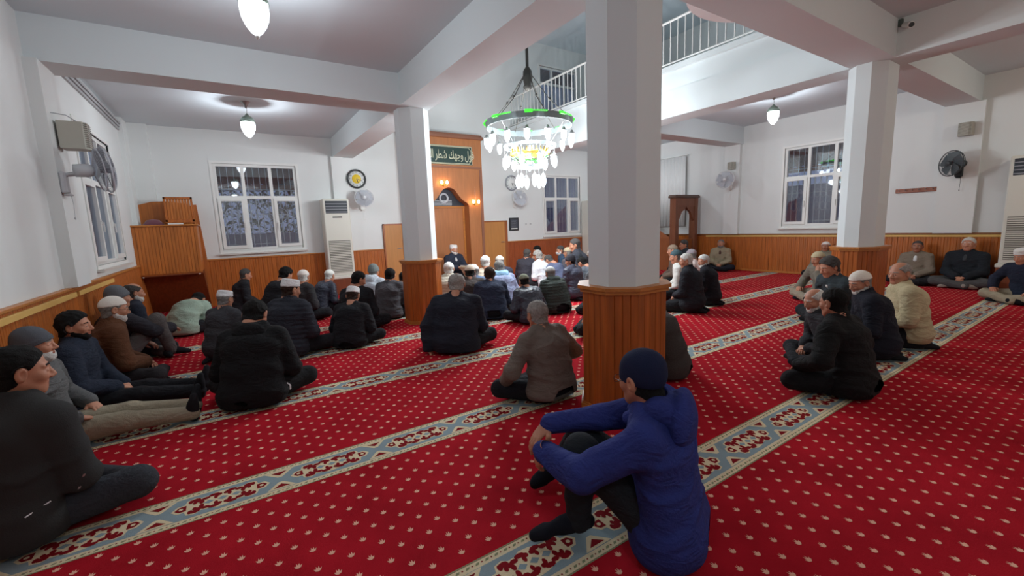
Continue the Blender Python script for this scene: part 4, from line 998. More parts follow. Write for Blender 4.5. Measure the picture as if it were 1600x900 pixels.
def clothmat(c, kind='cloth'):
    n = '%s_%d_%d_%d' % (kind, *c)
    if kind == 'leather': return mat(n, c, .38, bump=.2, bscale=70, wr=.6)
    if kind == 'nylon': return mat(n, c, .45, bump=.25, bscale=55, wr=.5)
    if kind == 'knit': return mat(n, c, .95, bump=.3, bscale=190, spec=.2)
    if kind == 'tweed': return mat(n, c, .95, bump=.4, bscale=260, var=.35, vscale=150)
    return mat(n, c, .92, bump=.35, bscale=130, var=.07, vscale=12, sheen=.0, spec=.25, wr=.4)
def person(p):
    d = math.hypot(p['x'], p['y']); near = p.get('lod', 0 if d < 2.6 else 1 if d < 4.6 else 2 if d < 7.5 else 3)
    hc = (.0075, .011, .015, .019)[near]; hh = (.003, .0042, .0058, .0075)[near]; hd = (.0026, .0036, .0048, .006)[near]
    s = p.get('s', 1.0); fat = p.get('fat', 1.0); seed = p.get('seed', (p['x'] * 7.3 + p['y'] * 3.1) % 6.28)
    J = pose(p); sk = p.get('skin', 'mid'); hcol = p.get('hairc', 'black')
    e = empty('person', (p['x'], p['y'], p.get('z', 0.0)), math.radians(p['rot']), p['label'], 'person'); e.scale = (s, s, s)
    HV, HF, HM = libmesh('head', p.get('old', False), hh)
    # ---------------- body: head, neck, hands and the hidden trunk and limbs in one mesh
    pts = np.array([J[k] for k in J if k not in ('hrot',)]); lo = pts.min(0) - .13; hi = pts.max(0) + .15; lo[2] = max(lo[2], -.02); hi[2] = J['N'][2] + .1
    def torso(g, w, ex, sq=1.42):
        f = cone(g, J['P'] + v3(0, .0, .01), J['W'], .118 + ex, .108 + ex, sq * w); f = smin(f, cone(g, J['W'], J['C'], .108 + ex, .118 + ex, sq * w), .05)
        f = smin(f, cone(g, J['C'], J['N'] - v3(0, 0, .04), .116 + ex, .072 + ex * .6, sq), .05)
        f = smin(f, cone(g, J['SL'], J['SR'], .056 + ex * .6, .056 + ex * .6), .06)
        for n in 'LR': f = smin(f, cone(g, J['N'] - v3(0, 0, .01), J['S' + n] + v3(0, 0, .01), .052 + ex * .5, .044 + ex * .5), .05)
        return f
    def legs(g, ex):
        f = None
        for n in 'LR':
            q = smin(cone(g, J['T' + n], J['K' + n], .088 + ex, .062 + ex), cone(g, J['K' + n], J['A' + n], .060 + ex, .042 + ex), .03); f = q if f is None else smin(f, q, .02)
        return f
    def arms(g, ex, cut=0.):
        f = None
        for n in 'LR':
            D = J['D' + n] + (J['E' + n] - J['D' + n]) * cut
            q = smin(cone(g, J['S' + n], J['E' + n], .058 + ex, .045 + ex), cone(g, J['E' + n], D, .045 + ex, .034 + ex), .02); f = q if f is None else np.minimum(f, q)
        return f
    gb = G(lo, hi, max(hc * 1.6, .014)); f = smin(torso(gb, fat * .9, -.022), legs(gb, -.022), .05)
    a_ = None
    for n in 'LR':
        q = smin(cone(gb, J['S' + n], J['E' + n], .040, .034), cone(gb, J['E' + n], J['D' + n], .034, .024), .02); a_ = q if a_ is None else np.minimum(a_, q)
    f = smin(f, a_, .03); f = smin(f, cone(gb, J['C'], J['N'] + v3(0, .005, .03), .05, .048), .04); f = np.maximum(f, .012 - gb.z)
    BV, BF = gb.net(f); VV = [BV]; FF = [BF]; MM = [np.zeros(len(BF), int)]; off_ = len(BV)
    R = J['hrot'] @ np.diag([1.09, 1.0, 1.0]); VV.append(xform(R, J['H'], HV)); FF.append(HF + off_); MM.append(HM); off_ += len(HV)
    if not p.get('nohands'):
        for n in 'LR':
            V, Fq, M = handmesh(p.get('curl', .45), hd); fw = J['D' + n] - J['E' + n]; sg = 1 if n == 'R' else -1
            aim = fw / np.linalg.norm(fw) * .55 + v3(-sg * .45, .35, -.25) if not p.get('grip') else v3(-sg * 1.0, .25, -.15)
            if p.get('aim' + n): aim = v3(*p['aim' + n])
            Mx = look(aim, v3(*p['palm' + n]) if p.get('palm' + n) else v3(sg * .25, -.1, 1.0)); Vh = V.copy()
            if sg < 0: Vh[:, 0] *= -1; Fq = Fq[:, ::-1]
            VV.append(xform(Mx, J['D' + n], Vh)); FF.append(Fq + off_); MM.append(M); off_ += len(V)
    feet = p.get('feet', (28, 28, 32))
    if feet == 'bare': 
        for n in 'LR':
            gf, ff = foot(J, n, hc * .8); V, Fq = gf.net(ff); VV.append(V); FF.append(Fq + off_); MM.append(np.zeros(len(Fq), int)); off_ += len(V)
    mesh_obj('body', np.concatenate(VV), np.concatenate(FF), skinmats(sk, hcol if hcol != 'none' else 'grey'), e, True, np.concatenate(MM))
    if feet != 'bare' and not p.get('nofeet'):
        for n in 'LR':
            gf, ff = foot(J, n, max(hc * .8, .007)); V, Fq = gf.net(ff); mesh_obj('sock', V, Fq, clothmat(feet, 'knit'), e, True)
    # ---------------- clothes
    g = G(lo - .03, hi + v3(.03, .03, .06), hc)
    amp = p.get('amp', .0085)
    lf = legs(g, .014); lf = smin(lf, cone(g, J['P'] + v3(-.06, 0, 0), J['P'] + v3(.06, 0, 0), .118, .118), .05) + folds(g, .0035, seed + 2, J)
    for n in 'LR':   # open hem above the foot
        lf = lf
    lf = np.maximum(lf, .004 - g.z); V, Fq = g.net(lf); mesh_obj('trousers', V, Fq, clothmat(p.get('legc', (30, 30, 34))), e, True)
    top = p.get('top', 'jacket'); ex = {'jacket': .022, 'coat': .028, 'puffer': .034, 'sweater': .012, 'shirt': .010, 'hoodie': .020, 'suit': .022, 'vest': .026}[top] + p.get('ex', 0)
    tf = torso(g, fat, ex); hem = p.get('hem', .03)
    tf = smin(tf, cone(g, J['P'] + v3(-.07, .0, -.02), J['P'] + v3(.07, .0, -.02), (.125 + ex) * (1 + (fat - 1) * .6), (.125 + ex) * (1 + (fat - 1) * .6), 1.15), .05)
    if top == 'coat': tf = smin(tf, cone(g, J['P'] + v3(-.1, .08, -.04), J['P'] + v3(.1, .08, -.04), .15, .15), .06)
    tf = smin(tf, arms(g, ex * .95 + .004, .05), .022)
    if top == 'puffer': tf = tf - .011 * np.abs(np.sin(PI * (g.z + .1 * g.y) / .052)) ** .7 + .006; amp *= .5
    tf = tf + folds(g, amp, seed, J)
    tf = smax(tf, hem - g.z, .01)
    # armhole seams
    up = J['N'] - J['C']; up = up / np.linalg.norm(up)
    col_h = {'jacket': .06, 'coat': .07, 'puffer': .07, 'sweater': .0, 'shirt': .045, 'hoodie': .02, 'suit': .045, 'vest': .03}[top]
    nb = J['N'] + v3(0, -.012, .0); hd_ = J['H'] - J['N']; hd_ = hd_ / np.linalg.norm(hd_)
    if col_h: tf = smin(tf, smax(cone(g, nb - .02 * hd_, nb + hd_ * (col_h + .03), .080, .074), (g.x - nb[0]) * hd_[0] + (g.y - nb[1]) * hd_[1] + (g.z - nb[2]) * hd_[2] - col_h, .006), .012)
    tf = np.maximum(tf, -cone(g, nb + hd_ * (.01), nb + hd_ * .14, .060, .066))
    V, Fq = g.net(tf); tn = p.get('topname', top)
    tops = {'suit': 'suit_jacket', 'puffer': 'puffer_jacket', 'vest': 'vest'}; topo = mesh_obj(tops.get(tn, tn), V, Fq, clothmat(p['topc'], p.get('tk', 'cloth')), e, True)
    if p.get('hood') or top == 'hoodie':
        hsz = p.get('hoodsz', 1.0); gh = G(J['N'] - .26 * hsz, J['N'] + v3(.2, .16, .16), hc * .85); N_ = J['N']
        bk = v3(0, -1, 0) * .1 * hsz
        f = cone(gh, N_ + v3(-.085, -.05, .03), N_ + v3(.085, -.05, .03), .05, .05); f = smin(f, ell(gh, N_ + v3(0, -.11, -.02) * hsz, (.125 * hsz, .055, .10 * hsz)), .04)
        f = smin(f, cone(gh, N_ + v3(0, -.10, -.02) * hsz, N_ + v3(0, -.125, -.16) * hsz, .06, .022, 1.5), .04)
        for sgn in (-1, 1): f = smin(f, cone(gh, N_ + v3(sgn * .085, -.05, .03), N_ + v3(sgn * .05, .075, -.04), .045, .03), .03)
        f = np.maximum(f, -cone(gh, N_ + v3(0, -.02, -.02), N_ + v3(0, .02, .2), .066, .095)) + folds(gh, .004, seed + 1, J)
        V, Fq = gh.net(f); mesh_obj('hood', V, Fq, clothmat(p.get('hoodc', p['topc']), p.get('tk', 'cloth')), e, True)
    if p.get('shirt'):
        gs = G(J['N'] - v3(.12, .06, .24), J['N'] + v3(.12, .2, .1), max(hc * .7, .006)); f = smin(cone(gs, nb - v3(0, 0, .01), nb + hd_ * .055, .064, .058), cone(gs, nb + v3(0, .03, 0), J['C'] + v3(0, .14, .03), .045, .032), .02)
        V, Fq = gs.net(f); mesh_obj('shirt', V, Fq, clothmat(p['shirt']), e, True)
    # ---------------- head dress, hair, beard, glasses
    def onhead(nm, V, Fq, m):
        mesh_obj(nm, xform(R, J['H'], V), Fq, m, e, True)
    hair = p.get('hair')
    if hair: V, Fq, _ = libmesh('hair', hair, hh); onhead('hair', V, Fq, hairmat(hcol))
    if p.get('cap'): V, Fq, _ = libmesh('cap', p['cap'], hh); onhead({'box': 'prayer_cap', 'dome': 'skull_cap', 'beanie': 'knit_beanie', 'hood': 'raised_hood', 'deep': 'knit_beanie'}[p['cap']], V, Fq, clothmat(p['capc'], 'knit' if p['cap'] != 'box' else 'cloth'))
    if p.get('beard'): V, Fq, _ = libmesh('beard', p.get('bt', .006), hh); onhead('beard', V, Fq, hairmat(p['beard']))
    if p.get('mask'):
        gm = G(*HB, hh); f = smax(np.abs(smin(ell(gm, (0, .022, -.03), (.067, .077, .087)), ball(gm, (0, .09, -.035), .035), .02)) - .003, np.maximum(np.maximum(gm.z + .012, -.105 - gm.z), .01 - gm.y), .003); V, Fq = gm.net(f); onhead('face_mask', V, Fq, clothmat((228, 230, 232)))
    if p.get('glasses'):
        mb = MB()
        for q in (-1, 1):
            pts = [(q * (.033 + .021 * math.cos(t)), .106 - .012 * abs(math.cos(t)) * (1 if q * math.cos(t) > 0 else 0), .002 + .016 * math.sin(t)) for t in np.linspace(0, 2 * PI, 17)[:-1]]
            mb.path(pts, .0013, 6, closed=True); mb.path([(q * .054, .096, .006), (q * .074, .06, .007), (q * .081, .0, .006), (q * .079, -.012, -.006)], .0014, 6)
        mb.path([(-.012, .107, .006), (0, .11, .008), (.012, .107, .006)], .0013, 6)
        V = np.array(mb.v); V = xform(R, J['H'], V); mb.v = [tuple(q) for q in V]; mb.build('glasses', M_BPL, e)
    return e, J, topo
def foot(J, n, h):
    A, Fp = J['A' + n], J['F' + n]; d = Fp - A; L = np.linalg.norm(d); d = d / L; L_ = max(L, .15)
    T = A + d * L_; kn = J['K' + n]; sh = (kn - A); sh /= np.linalg.norm(sh)
    heel = A - d * .045 - sh * .02
    lo = np.minimum(np.minimum(A, T), heel) - .12; hi = np.maximum(np.maximum(A + sh * .12, T), heel) + .09; g = G(lo, hi, h)
    f = smin(cone(g, heel, A + d * .07, .034, .036), cone(g, A + d * .05, T, .036, .024), .03); f = smin(f, cone(g, A, A + sh * .11, .038, .040), .03)
    perp = np.cross(d, sh); f = smin(f, cone(g, A + d * (L_ - .05) - perp * .018, T - perp * .012, .026, .018), .02)
    f = smin(f, cone(g, A + d * (L_ - .05) + perp * .018, T - d * .02 + perp * .02, .024, .016), .02)
    return g, np.maximum(f, .003 - g.z)
# ================================================================== THE CONGREGATION
PEOPLE = [
    dict(label='person in blue hoodie and navy beanie seated hugging raised knees, nearest the camera', pose='oneup', us=1, kneeL=(-0.13, 0.37, 0.42), ankL=(-0.15, 0.38, 0.09), footL=(-0.27, 0.55, 0.045), kneeR=(0.11, 0.44, 0.37), ankR=(0.22, 0.62, 0.09), footR=(0.09, 0.71, 0.045), handL=(-0.17, 0.54, 0.4), handR=(-0.05, 0.63, 0.455), aimL=(0.35, 0.45, -0.75), palmL=(-0.6, 0.5, 0.3), aimR=(-0.7, 0.5, -0.6), top='hoodie', topc=(44, 54, 118), legc=(34, 38, 42), cap='deep', capc=(30, 36, 62), hair='under', hairc='black', glasses=1, lean=9, hp=6, hy=-24, feet=(24, 26, 34), hem=0.02, fat=1.22, curl=0.5, sw=0.19, hoodsz=1.25, x=1.48, y=1.08, rot=30.0, s=0.975),
    dict(label='person in charcoal fleece with thinning dark hair, seated back-on at the left picture edge', top='jacket', topc=(52, 52, 52), legc=(52, 54, 60), hair='short', hairc='black', lean=12, hp=2, fat=1.22, tk='knit', sw=0.2, pose='cross', hy=-25, x=-1.03, y=2.89, rot=-42.0, s=1.06),
    dict(label='person in grey beanie and grey vest with khaki trousers, legs stretched toward the rows', pose='out', lean=-2, top='jacket', topc=(96, 96, 96), legc=(150, 140, 120), cap='beanie', capc=(84, 86, 92), hair='under', hairc='grey', beard='white', hp=2, arms='thigh', feet=(34, 34, 38), x=-1.19, y=4.11, rot=-92.0, s=0.95),
    dict(label='person in dark navy jacket with black hair and legs stretched out by the left wall', pose='out', lean=2, top='jacket', topc=(36, 42, 56), legc=(26, 26, 30), hair='full', hairc='black', beard='black', bt=0.002, hp=4, arms='lap', fat=1.15, x=-1.17, y=4.76, rot=-98.0, s=0.97),
    dict(label='person in brown coat, white cap and glasses with grey beard, on the left side', pose='cross', lean=8, top='coat', topc=(92, 58, 38), legc=(44, 40, 42), cap='dome', capc=(226, 218, 208), hair='under', hairc='grey', beard='white', bt=0.004, glasses=1, hp=6, arms='lap', x=-1.1, y=5.39, rot=-75.0, s=1.01),
    dict(label='person in grey beanie with dark coat and a raised grey-trousered knee, left side', pose='oneup', us=1, lean=6, top='jacket', topc=(48, 46, 52), legc=(92, 86, 84), cap='beanie', capc=(104, 106, 110), hair='under', hairc='grey', arms=('hug', 'lap'), hp=2, x=-1.2, y=6.35, rot=-70.0, s=1.02),
    dict(label='bald person with grey stubble and dark navy jacket beside the corner pulpit', pose='kneel', lean=12, top='jacket', topc=(44, 48, 60), legc=(34, 34, 38), hair='bald', hairc='dkgrey', beard='white', hp=2, x=-1.15, y=6.66, rot=-68.0, s=0.94),
    dict(label='person in sage green sweater bowed far forward beside the corner pulpit', pose='cross', lean=58, hp=42, top='sweater', topc=(150, 166, 150), legc=(30, 30, 34), hair='short', hairc='black', arms='lap', x=-0.72, y=7.7, rot=-24.0, s=1.0),
    dict(label='person in charcoal suit and tall white prayer cap on the left, behind the black-hoodied youth', top='suit', topc=(62, 62, 66), legc=(34, 34, 38), cap='box', capc=(228, 228, 228), hair='under', hairc='grey', lean=14, pose='kneel', glasses=1, x=-0.22, y=5.8, rot=-45.3, s=0.835),
    dict(label='young person in black hoodie and black trousers with white chevrons, seated cross-legged', top='hoodie', topc=(22, 22, 24), legc=(26, 26, 28), hair='short', hairc='black', lean=22, hp=26, pose='cross', fat=1.12, hy=-12, amp=0.004, x=0.02, y=4.03, rot=-20.0, s=1.04),
    dict(label='person in black jacket with grey hair, seated alone before the left wall panelling', top='jacket', topc=(36, 36, 40), hair='short', hairc='dkgrey', lean=14, x=0.02, y=9.35, rot=-83.6, s=0.93),
    dict(label='bulky dark-haired person in black jacket behind the white-capped puffer jacket wearer', top='jacket', topc=(30, 30, 34), hair='full', hairc='black', lean=26, hp=16, fat=1.3, sw=0.2, pose='cross', x=0.49, y=8.2, rot=-60.9, s=1.04),
    dict(label='person in white knit cap just right of the bulky black-jacketed person near the left window', top='jacket', topc=(52, 50, 52), cap='dome', capc=(224, 214, 206), hair='under', hairc='white', glasses=1, lean=12, hy=25, x=0.81, y=7.58, rot=-60.4, s=0.95),
    dict(label='person in black quilted puffer jacket and white prayer cap, left of centre', top='puffer', topc=(44, 46, 54), cap='box', capc=(232, 232, 232), hair='under', hairc='brown', lean=12, fat=1.05, hy=-20, pose='cross', x=0.42, y=5.49, rot=-47.5, s=1.02),
    dict(label='person in black jacket and small white cap with grey-socked foot showing, left of centre', top='jacket', topc=(28, 28, 32), cap='box', capc=(232, 232, 232), hair='under', hairc='brown', lean=22, hp=14, fat=1.12, pose='cross', feet=(110, 106, 104), x=1.09, y=5.38, rot=-36.1, s=0.865),
    dict(label='person in navy padded jacket and white cap in front of the floor-standing air conditioner', top='jacket', tk='nylon', topc=(46, 50, 66), cap='dome', capc=(230, 228, 220), hair='under', hairc='white', lean=22, hp=10, hy=20, x=1.22, y=8.09, rot=-67.7, s=0.9),
    dict(label='dark-haired person in black sweater between the navy jacket and the grey blazer', top='sweater', topc=(30, 30, 34), hair='short', hairc='black', lean=20, hp=14, hy=-35, fat=1.1, x=1.34, y=6.23, rot=-44.1, s=1.0),
    dict(label='person in grey beanie and white hooded top near the low door', top='hoodie', topc=(196, 202, 210), cap='beanie', capc=(120, 126, 124), hair='under', hairc='grey', lean=14, x=1.93, y=7.52, rot=-51.3, s=0.95),
    dict(label='person in grey blazer with dark hair seated left of the panelled column', top='suit', topc=(82, 80, 84), hair='short', hairc='black', lean=12, fat=1.05, x=2.02, y=6.76, rot=-40.6, s=0.925),
    dict(label='person in black mostly hidden behind the left column, next to the low door', top='jacket', topc=(26, 26, 30), hair='short', hairc='black', lean=18, x=2.35, y=7.15, rot=-42.9, s=0.8),
    dict(label='preacher in dark robe and white turban cap facing the rows at the prayer niche', top='coat', topc=(44, 48, 62), legc=(40, 42, 50), cap='box', capc=(232, 230, 226), hair='under', hairc='white', beard='white', lean=4, hp=2, hy=14, shirt=(210, 206, 204), arms='book', z=0.106, x=4.64, y=9.85, rot=188.0, s=1.0),
    dict(label='bald-crowned grey-haired person in large navy-black jacket, centre front of the left column', top='jacket', topc=(34, 36, 46), hair='bald', hairc='salt', lean=18, hp=12, fat=1.22, sw=0.2, pose='cross', arms=('lap', 'floor'), x=2.03, y=4.33, rot=-35.3, s=1.045),
    dict(label='person in tan knit cap and dark brown jacket behind the big navy jacket', top='jacket', topc=(62, 54, 52), cap='dome', capc=(180, 164, 148), hair='under', hairc='black', lean=18, x=3.15, y=6.06, rot=-24.5, s=0.93),
    dict(label='person in cream quilted vest and white cap beside the left column', top='puffer', topc=(202, 196, 180), cap='dome', capc=(232, 230, 226), hair='under', hairc='white', lean=12, x=2.99, y=6.55, rot=-29.6, s=0.96),
    dict(label='person in white cap and steel-blue jacket in the row before the preacher', top='jacket', topc=(92, 108, 134), cap='dome', capc=(232, 230, 226), hair='under', hairc='grey', lean=14, x=3.35, y=6.28, rot=-23.2, s=0.9),
    dict(label='brown-haired person in dark navy jacket seated centre', top='jacket', topc=(44, 50, 68), hair='short', hairc='brown', lean=20, hp=6, fat=1.15, sw=0.19, x=3.25, y=5.56, rot=-20.8, s=0.935),
    dict(label='grey-haired person in lavender jacket with light blue hood', top='jacket', topc=(140, 148, 176), hood=1, hoodc=(140, 176, 206), hair='short', hairc='grey', lean=24, hp=8, fat=1.12, x=3.82, y=6.14, rot=-16.0, s=0.99),
    dict(label='person in white cap and cream sweater facing the preacher', top='sweater', topc=(206, 190, 170), cap='dome', capc=(234, 232, 228), hair='under', hairc='white', lean=10, x=3.89, y=6.82, rot=-18.2, s=1.0),
    dict(label='person in beige cap and dark jacket in front of the light brown low door', top='jacket', topc=(50, 50, 62), cap='dome', capc=(196, 186, 176), hair='under', hairc='grey', lean=12, x=4.36, y=7.03, rot=-10.6, s=0.96),
    dict(label='person in olive cap and dark blue-black padded jacket, centre', top='jacket', tk='nylon', topc=(44, 48, 62), cap='dome', capc=(132, 134, 116), hair='under', hairc='black', lean=30, hp=10, fat=1.15, x=3.56, y=4.93, rot=-5.0, s=0.865),
    dict(label='person in dark olive hooded parka and pale grey cap, centre', top='puffer', topc=(58, 64, 60), hood=1, cap='dome', capc=(186, 184, 182), hair='under', hairc='grey', lean=22, hp=8, fat=1.1, x=4.26, y=5.23, rot=-3.8, s=0.875),
    dict(label='person in white jacket and white cap in the centre rows', top='jacket', topc=(206, 208, 212), cap='dome', capc=(222, 220, 212), hair='messy', hairc='salt', lean=18, fat=1.1, x=5.8, y=7.54, rot=20.8, s=0.985),
    dict(label='person with black hair and tan sweater leaning beyond the white jacket', top='sweater', topc=(176, 140, 118), hair='short', hairc='black', lean=20, x=6.64, y=8.69, rot=10.0, s=1.04),
    dict(label='person with grey hair and dark suit turned right, beside the panelled back wall', top='suit', topc=(58, 56, 64), hair='short', hairc='dkgrey', lean=12, shirt=(200, 200, 210), x=5.73, y=8.25, rot=-60.0, s=0.98),
    dict(label='person in slate blue jacket bowing beyond the white jacket', top='jacket', topc=(92, 98, 124), hair='short', hairc='dkgrey', lean=34, hp=30, x=6.03, y=7.22, rot=20.0, s=0.97),
    dict(label='grey-haired person in face mask and blue jacket turned left', top='jacket', topc=(58, 76, 98), hair='short', hairc='dkgrey', mask=1, lean=8, hy=20, x=6.88, y=8.14, rot=52.0, s=1.0),
    dict(label='person in beige cap seated between the masked person and the tall dark jacket', top='jacket', topc=(90, 84, 90), cap='dome', capc=(190, 170, 140), hair='under', hairc='grey', lean=10, x=6.45, y=7.36, rot=20.0, s=1.0),
    dict(label='upright grey-haired person in black coat, highest head of the right centre row', pose='kneel', top='coat', topc=(52, 54, 62), hair='short', hairc='dkgrey', lean=10, hp=10, hy=15, x=6.17, y=6.74, rot=40.0, s=1.14),
    dict(label='person in navy bomber jacket and dark beanie left of the nearest column', top='jacket', tk='nylon', topc=(52, 54, 72), cap='beanie', capc=(50, 48, 54), hair='under', hairc='black', lean=10, fat=1.1, pose='kneel', hy=30, x=5.22, y=5.89, rot=12.0, s=0.87),
    dict(label='person in bulky grey jacket between the navy bomber and the green-capped person', top='jacket', topc=(82, 86, 94), hair='short', hairc='black', lean=30, hp=26, fat=1.2, x=5.85, y=6.01, rot=14.0, s=0.95),
    dict(label='person in white cap and dark green collar beside the nearest column', top='jacket', topc=(36, 60, 56), cap='dome', capc=(236, 224, 216), hair='under', hairc='white', beard='white', lean=10, hy=10, x=6.72, y=6.85, rot=44.0, s=0.95),
    dict(label='person in bright green cap and white shirt at the nearest column edge', top='shirt', topc=(216, 218, 222), cap='dome', capc=(28, 130, 70), hair='under', hairc='grey', lean=12, hy=10, x=4.78, y=4.71, rot=40.0, s=0.98),
    dict(label='person in grey beanie and black leather jacket half hidden by the nearest column', top='jacket', tk='leather', topc=(32, 34, 40), cap='beanie', capc=(128, 130, 134), hair='under', hairc='black', lean=16, hp=14, x=3.91, y=3.81, rot=40.0, s=0.93),
    dict(label='grey-haired person in taupe jacket seated alone on the patterned band, centre', top='jacket', topc=(112, 102, 94), legc=(26, 26, 32), hair='short', hairc='salt', lean=12, hp=8, pose='cross', arms='knees', handL=(-0.3, 0.28, 0.17), fat=1.2, sw=0.19, hem=0.07, hy=-8, x=2.04, y=2.61, rot=8.0, s=0.92),
    dict(label='white-haired person in long dark coat right of the nearest column', top='coat', topc=(34, 36, 42), hair='short', hairc='white', lean=10, fat=1.1, hy=20, pose='kneel', x=5.78, y=3.86, rot=20.0, s=0.935),
    dict(label='white-haired person in black coat with head turned left, second right of the nearest column', top='coat', topc=(30, 30, 36), hair='short', hairc='white', beard='white', lean=12, fat=1.1, hy=42, pose='kneel', x=6.47, y=4.01, rot=22.0, s=0.865),
    dict(label='person in knit cap and tan jacket at the pulpit gate, right of the nearest column', top='jacket', topc=(106, 90, 80), cap='dome', capc=(150, 130, 112), hair='under', hairc='grey', lean=8, x=7.93, y=5.69, rot=40.0, s=1.0),
    dict(label='grey-haired person in dark teal jacket turned left before the pulpit gate', top='jacket', topc=(48, 60, 68), hair='short', hairc='dkgrey', lean=8, x=9.61, y=6.61, rot=60.0, s=1.02),
    dict(label='person in dark teal cap and white shirt right of the nearest column', top='shirt', topc=(214, 212, 206), cap='dome', capc=(70, 90, 96), hair='under', hairc='grey', lean=8, x=6.59, y=4.63, rot=36.0, s=1.0),
    dict(label='person in mauve-grey cap and pinkish white shirt before the person in beige jacket', top='shirt', topc=(222, 204, 198), cap='dome', capc=(150, 140, 146), hair='under', hairc='grey', lean=14, x=7.59, y=4.96, rot=25.0, s=0.95),
    dict(label='person in beige jacket seated against the right wall panelling near the pulpit gate', top='jacket', topc=(158, 146, 122), legc=(28, 30, 40), hair='crew', hairc='grey', beard='grey', shirt=(90, 60, 56), lean=2, hp=0, pose='cross', x=11.01, y=6.59, rot=112.0, s=0.945),
    dict(label='person in dark plaid coat leaning behind the nearest column, only the back showing', top='coat', topc=(56, 50, 48), tk='tweed', hair='short', hairc='black', lean=24, hp=20, pose='cross', x=3.24, y=2.36, rot=24.0, s=0.95),
    dict(label='person in white cap seated against the right wall beside the far column', top='jacket', topc=(128, 122, 106), cap='dome', capc=(226, 214, 208), hair='under', hairc='grey', lean=0, hp=0, pose='cross', skin='tan', x=11.01, y=4.16, rot=100.0, s=0.9),
    dict(label='person in beige knit cap and grey-beige jacket with hand at chin and khaki trousers', top='jacket', topc=(124, 118, 106), legc=(150, 138, 120), cap='dome', capc=(198, 184, 150), hair='under', hairc='grey', lean=14, hp=12, arms=('knees', 'cheek'), aimL=(0.15, -0.05, 1), palmL=(-0.2, 1, 0.1), feet=(30, 30, 36), x=8.01, y=2.99, rot=62.0, s=0.94),
    dict(label='grey-haired person in dark teal jacket resting a hand on the chin', top='jacket', topc=(52, 60, 64), legc=(34, 36, 40), hair='full', hairc='dkgrey', lean=22, hp=12, arms=('lap', 'cheek'), aimL=(0.15, -0.05, 1), palmL=(-0.2, 1, 0.1), shirt=(206, 204, 198), skin='mid', x=6.47, y=2.17, rot=58.0, s=1.05),
    dict(label='bald white-haired person in dark clothes partly behind the crew-cut black jacket', top='jacket', topc=(46, 46, 50), hair='bald', hairc='white', beard='white', bt=0.002, lean=20, hy=20, x=4.54, y=1.58, rot=42.0, s=0.87),
    dict(label='crew-cut person in all black seated with back to camera, right foreground', top='jacket', topc=(20, 19, 20), legc=(22, 22, 24), hair='crew', hairc='black', lean=14, hp=4, fat=1.1, sw=0.19, pose='cross', arms='knees', hy=-14, x=3.92, y=1.24, rot=0.0, s=0.96),
    dict(label='person in navy wool coat and cream cap kneeling on the patterned band, right', top='coat', topc=(28, 30, 40), legc=(26, 26, 30), cap='dome', capc=(226, 216, 204), hair='under', hairc='grey', beard='white', bt=0.003, lean=16, hp=14, fat=1.12, pose='kneel', hy=25, x=5.13, y=1.44, rot=30.0, s=0.905),
    dict(label='balding grey-haired person in cream jacket kneeling on the right', top='jacket', topc=(186, 172, 138), legc=(28, 28, 34), hair='bald', hairc='salt', lean=12, hp=2, fat=1.15, pose='kneel', hy=30, hem=0.09, x=5.77, y=1.37, rot=34.0, s=0.93),
    dict(label='person in taupe jacket and white shirt seated against the right wall panelling', top='jacket', topc=(130, 118, 104), shirt=(222, 222, 222), legc=(34, 34, 38), hair='crew', hairc='dkgrey', lean=0, hp=0, pose='cross', skin='tan', x=11.01, y=2.64, rot=95.0, s=0.94),
    dict(label='white-haired person in black jacket cross-legged against the right wall panelling', top='jacket', topc=(34, 38, 44), legc=(78, 76, 76), hair='short', hairc='white', lean=0, hp=-2, fat=1.25, sw=0.2, pose='cross', arms='lap', feet=(150, 140, 130), curl=0.8, shirt=(60, 62, 66), x=11.02, y=1.96, rot=88.0, s=1.01),
    dict(label='person in white cap and navy jacket with khaki trousers at the right picture edge', top='jacket', topc=(38, 44, 60), legc=(160, 148, 126), cap='box', capc=(226, 222, 218), hair='under', hairc='grey', lean=14, hp=10, pose='cross', arms='knees', x=9.7, y=1.07, rot=62.0, s=0.93),
]
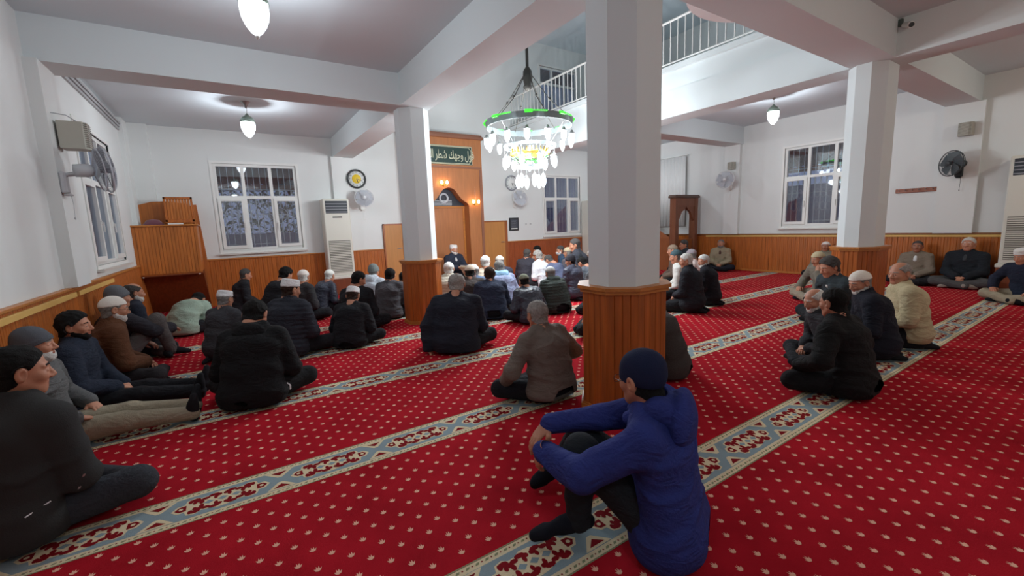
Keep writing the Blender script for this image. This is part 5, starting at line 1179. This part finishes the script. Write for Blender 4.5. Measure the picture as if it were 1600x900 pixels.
BUILT = [person(p) for p in PEOPLE]
# ================================================================== CLOTHING MARKS (sewn on at the surface of the garment)
from mathutils.bvhtree import BVHTree
bpy.context.view_layer.update()
def sewn(name, pers, garment, direction, polys, size, m, up=(0, 0, 1), roll=0.):
    """project a small flat mark on a garment along a world direction seen from head height"""
    root = pers[0]; g = [c for c in root.children if c.name.split('.')[0] == garment][0]
    Mw = root.matrix_world; inv = Mw.inverted()
    bv = BVHTree.FromPolygons([v.co[:] for v in g.data.vertices], [tuple(p.vertices) for p in g.data.polygons])
    o = Vector((0, 0, 1.4)); d = Vector(direction).normalized(); hit, nrm, _, _ = bv.ray_cast(inv @ o, inv.to_3x3() @ d)
    if hit is None: return
    r = d.cross(Vector(up)).normalized(); u = r.cross(d); r, u = math.cos(roll) * r + math.sin(roll) * u, math.cos(roll) * u - math.sin(roll) * r
    hw = Mw @ hit; mb = MB()
    for poly in polys:
        V = []
        for a, b in poly:
            q = hw + size * (a * r + b * u); h2, n2, _, _ = bv.ray_cast(inv @ (q - d * .3), inv.to_3x3() @ d)
            h2 = h2 if h2 is not None else inv @ q; n2 = n2 if n2 is not None else nrm
            V.append(h2 - inv.to_3x3() @ d * .0035)
        mb.add(V, [tuple(range(len(V)))])
    ob = mb.build(name, m, root, fix=False); ob.parent = g; return ob
M_REFL = mat('white_print', (226, 226, 230), .4)
chev = []
for k in range(3):
    x = -1 + k * .95; chev += [[(x, 1), (x + .42, 1), (x + .85, 0), (x + .43, 0)], [(x + .43, 0), (x + .85, 0), (x + .42, -1), (x, -1)]]
sewn('chevron_print', BUILT[9], 'trousers', (.06, .95, -.307), chev, .032, M_REFL, roll=.35)
sewn('label_strip', BUILT[1], 'jacket', (-.28, .878, -.388), [[(-1, -.06), (1, -.06), (1, .06), (-1, .06)]], .045, M_REFL, roll=.35)
sewn('zip_tab', BUILT[1], 'jacket', (-.235, .898, -.371), [[(-.6, -1), (-.3, -1), (.6, 1), (.3, 1)]], .03, M_SIL)
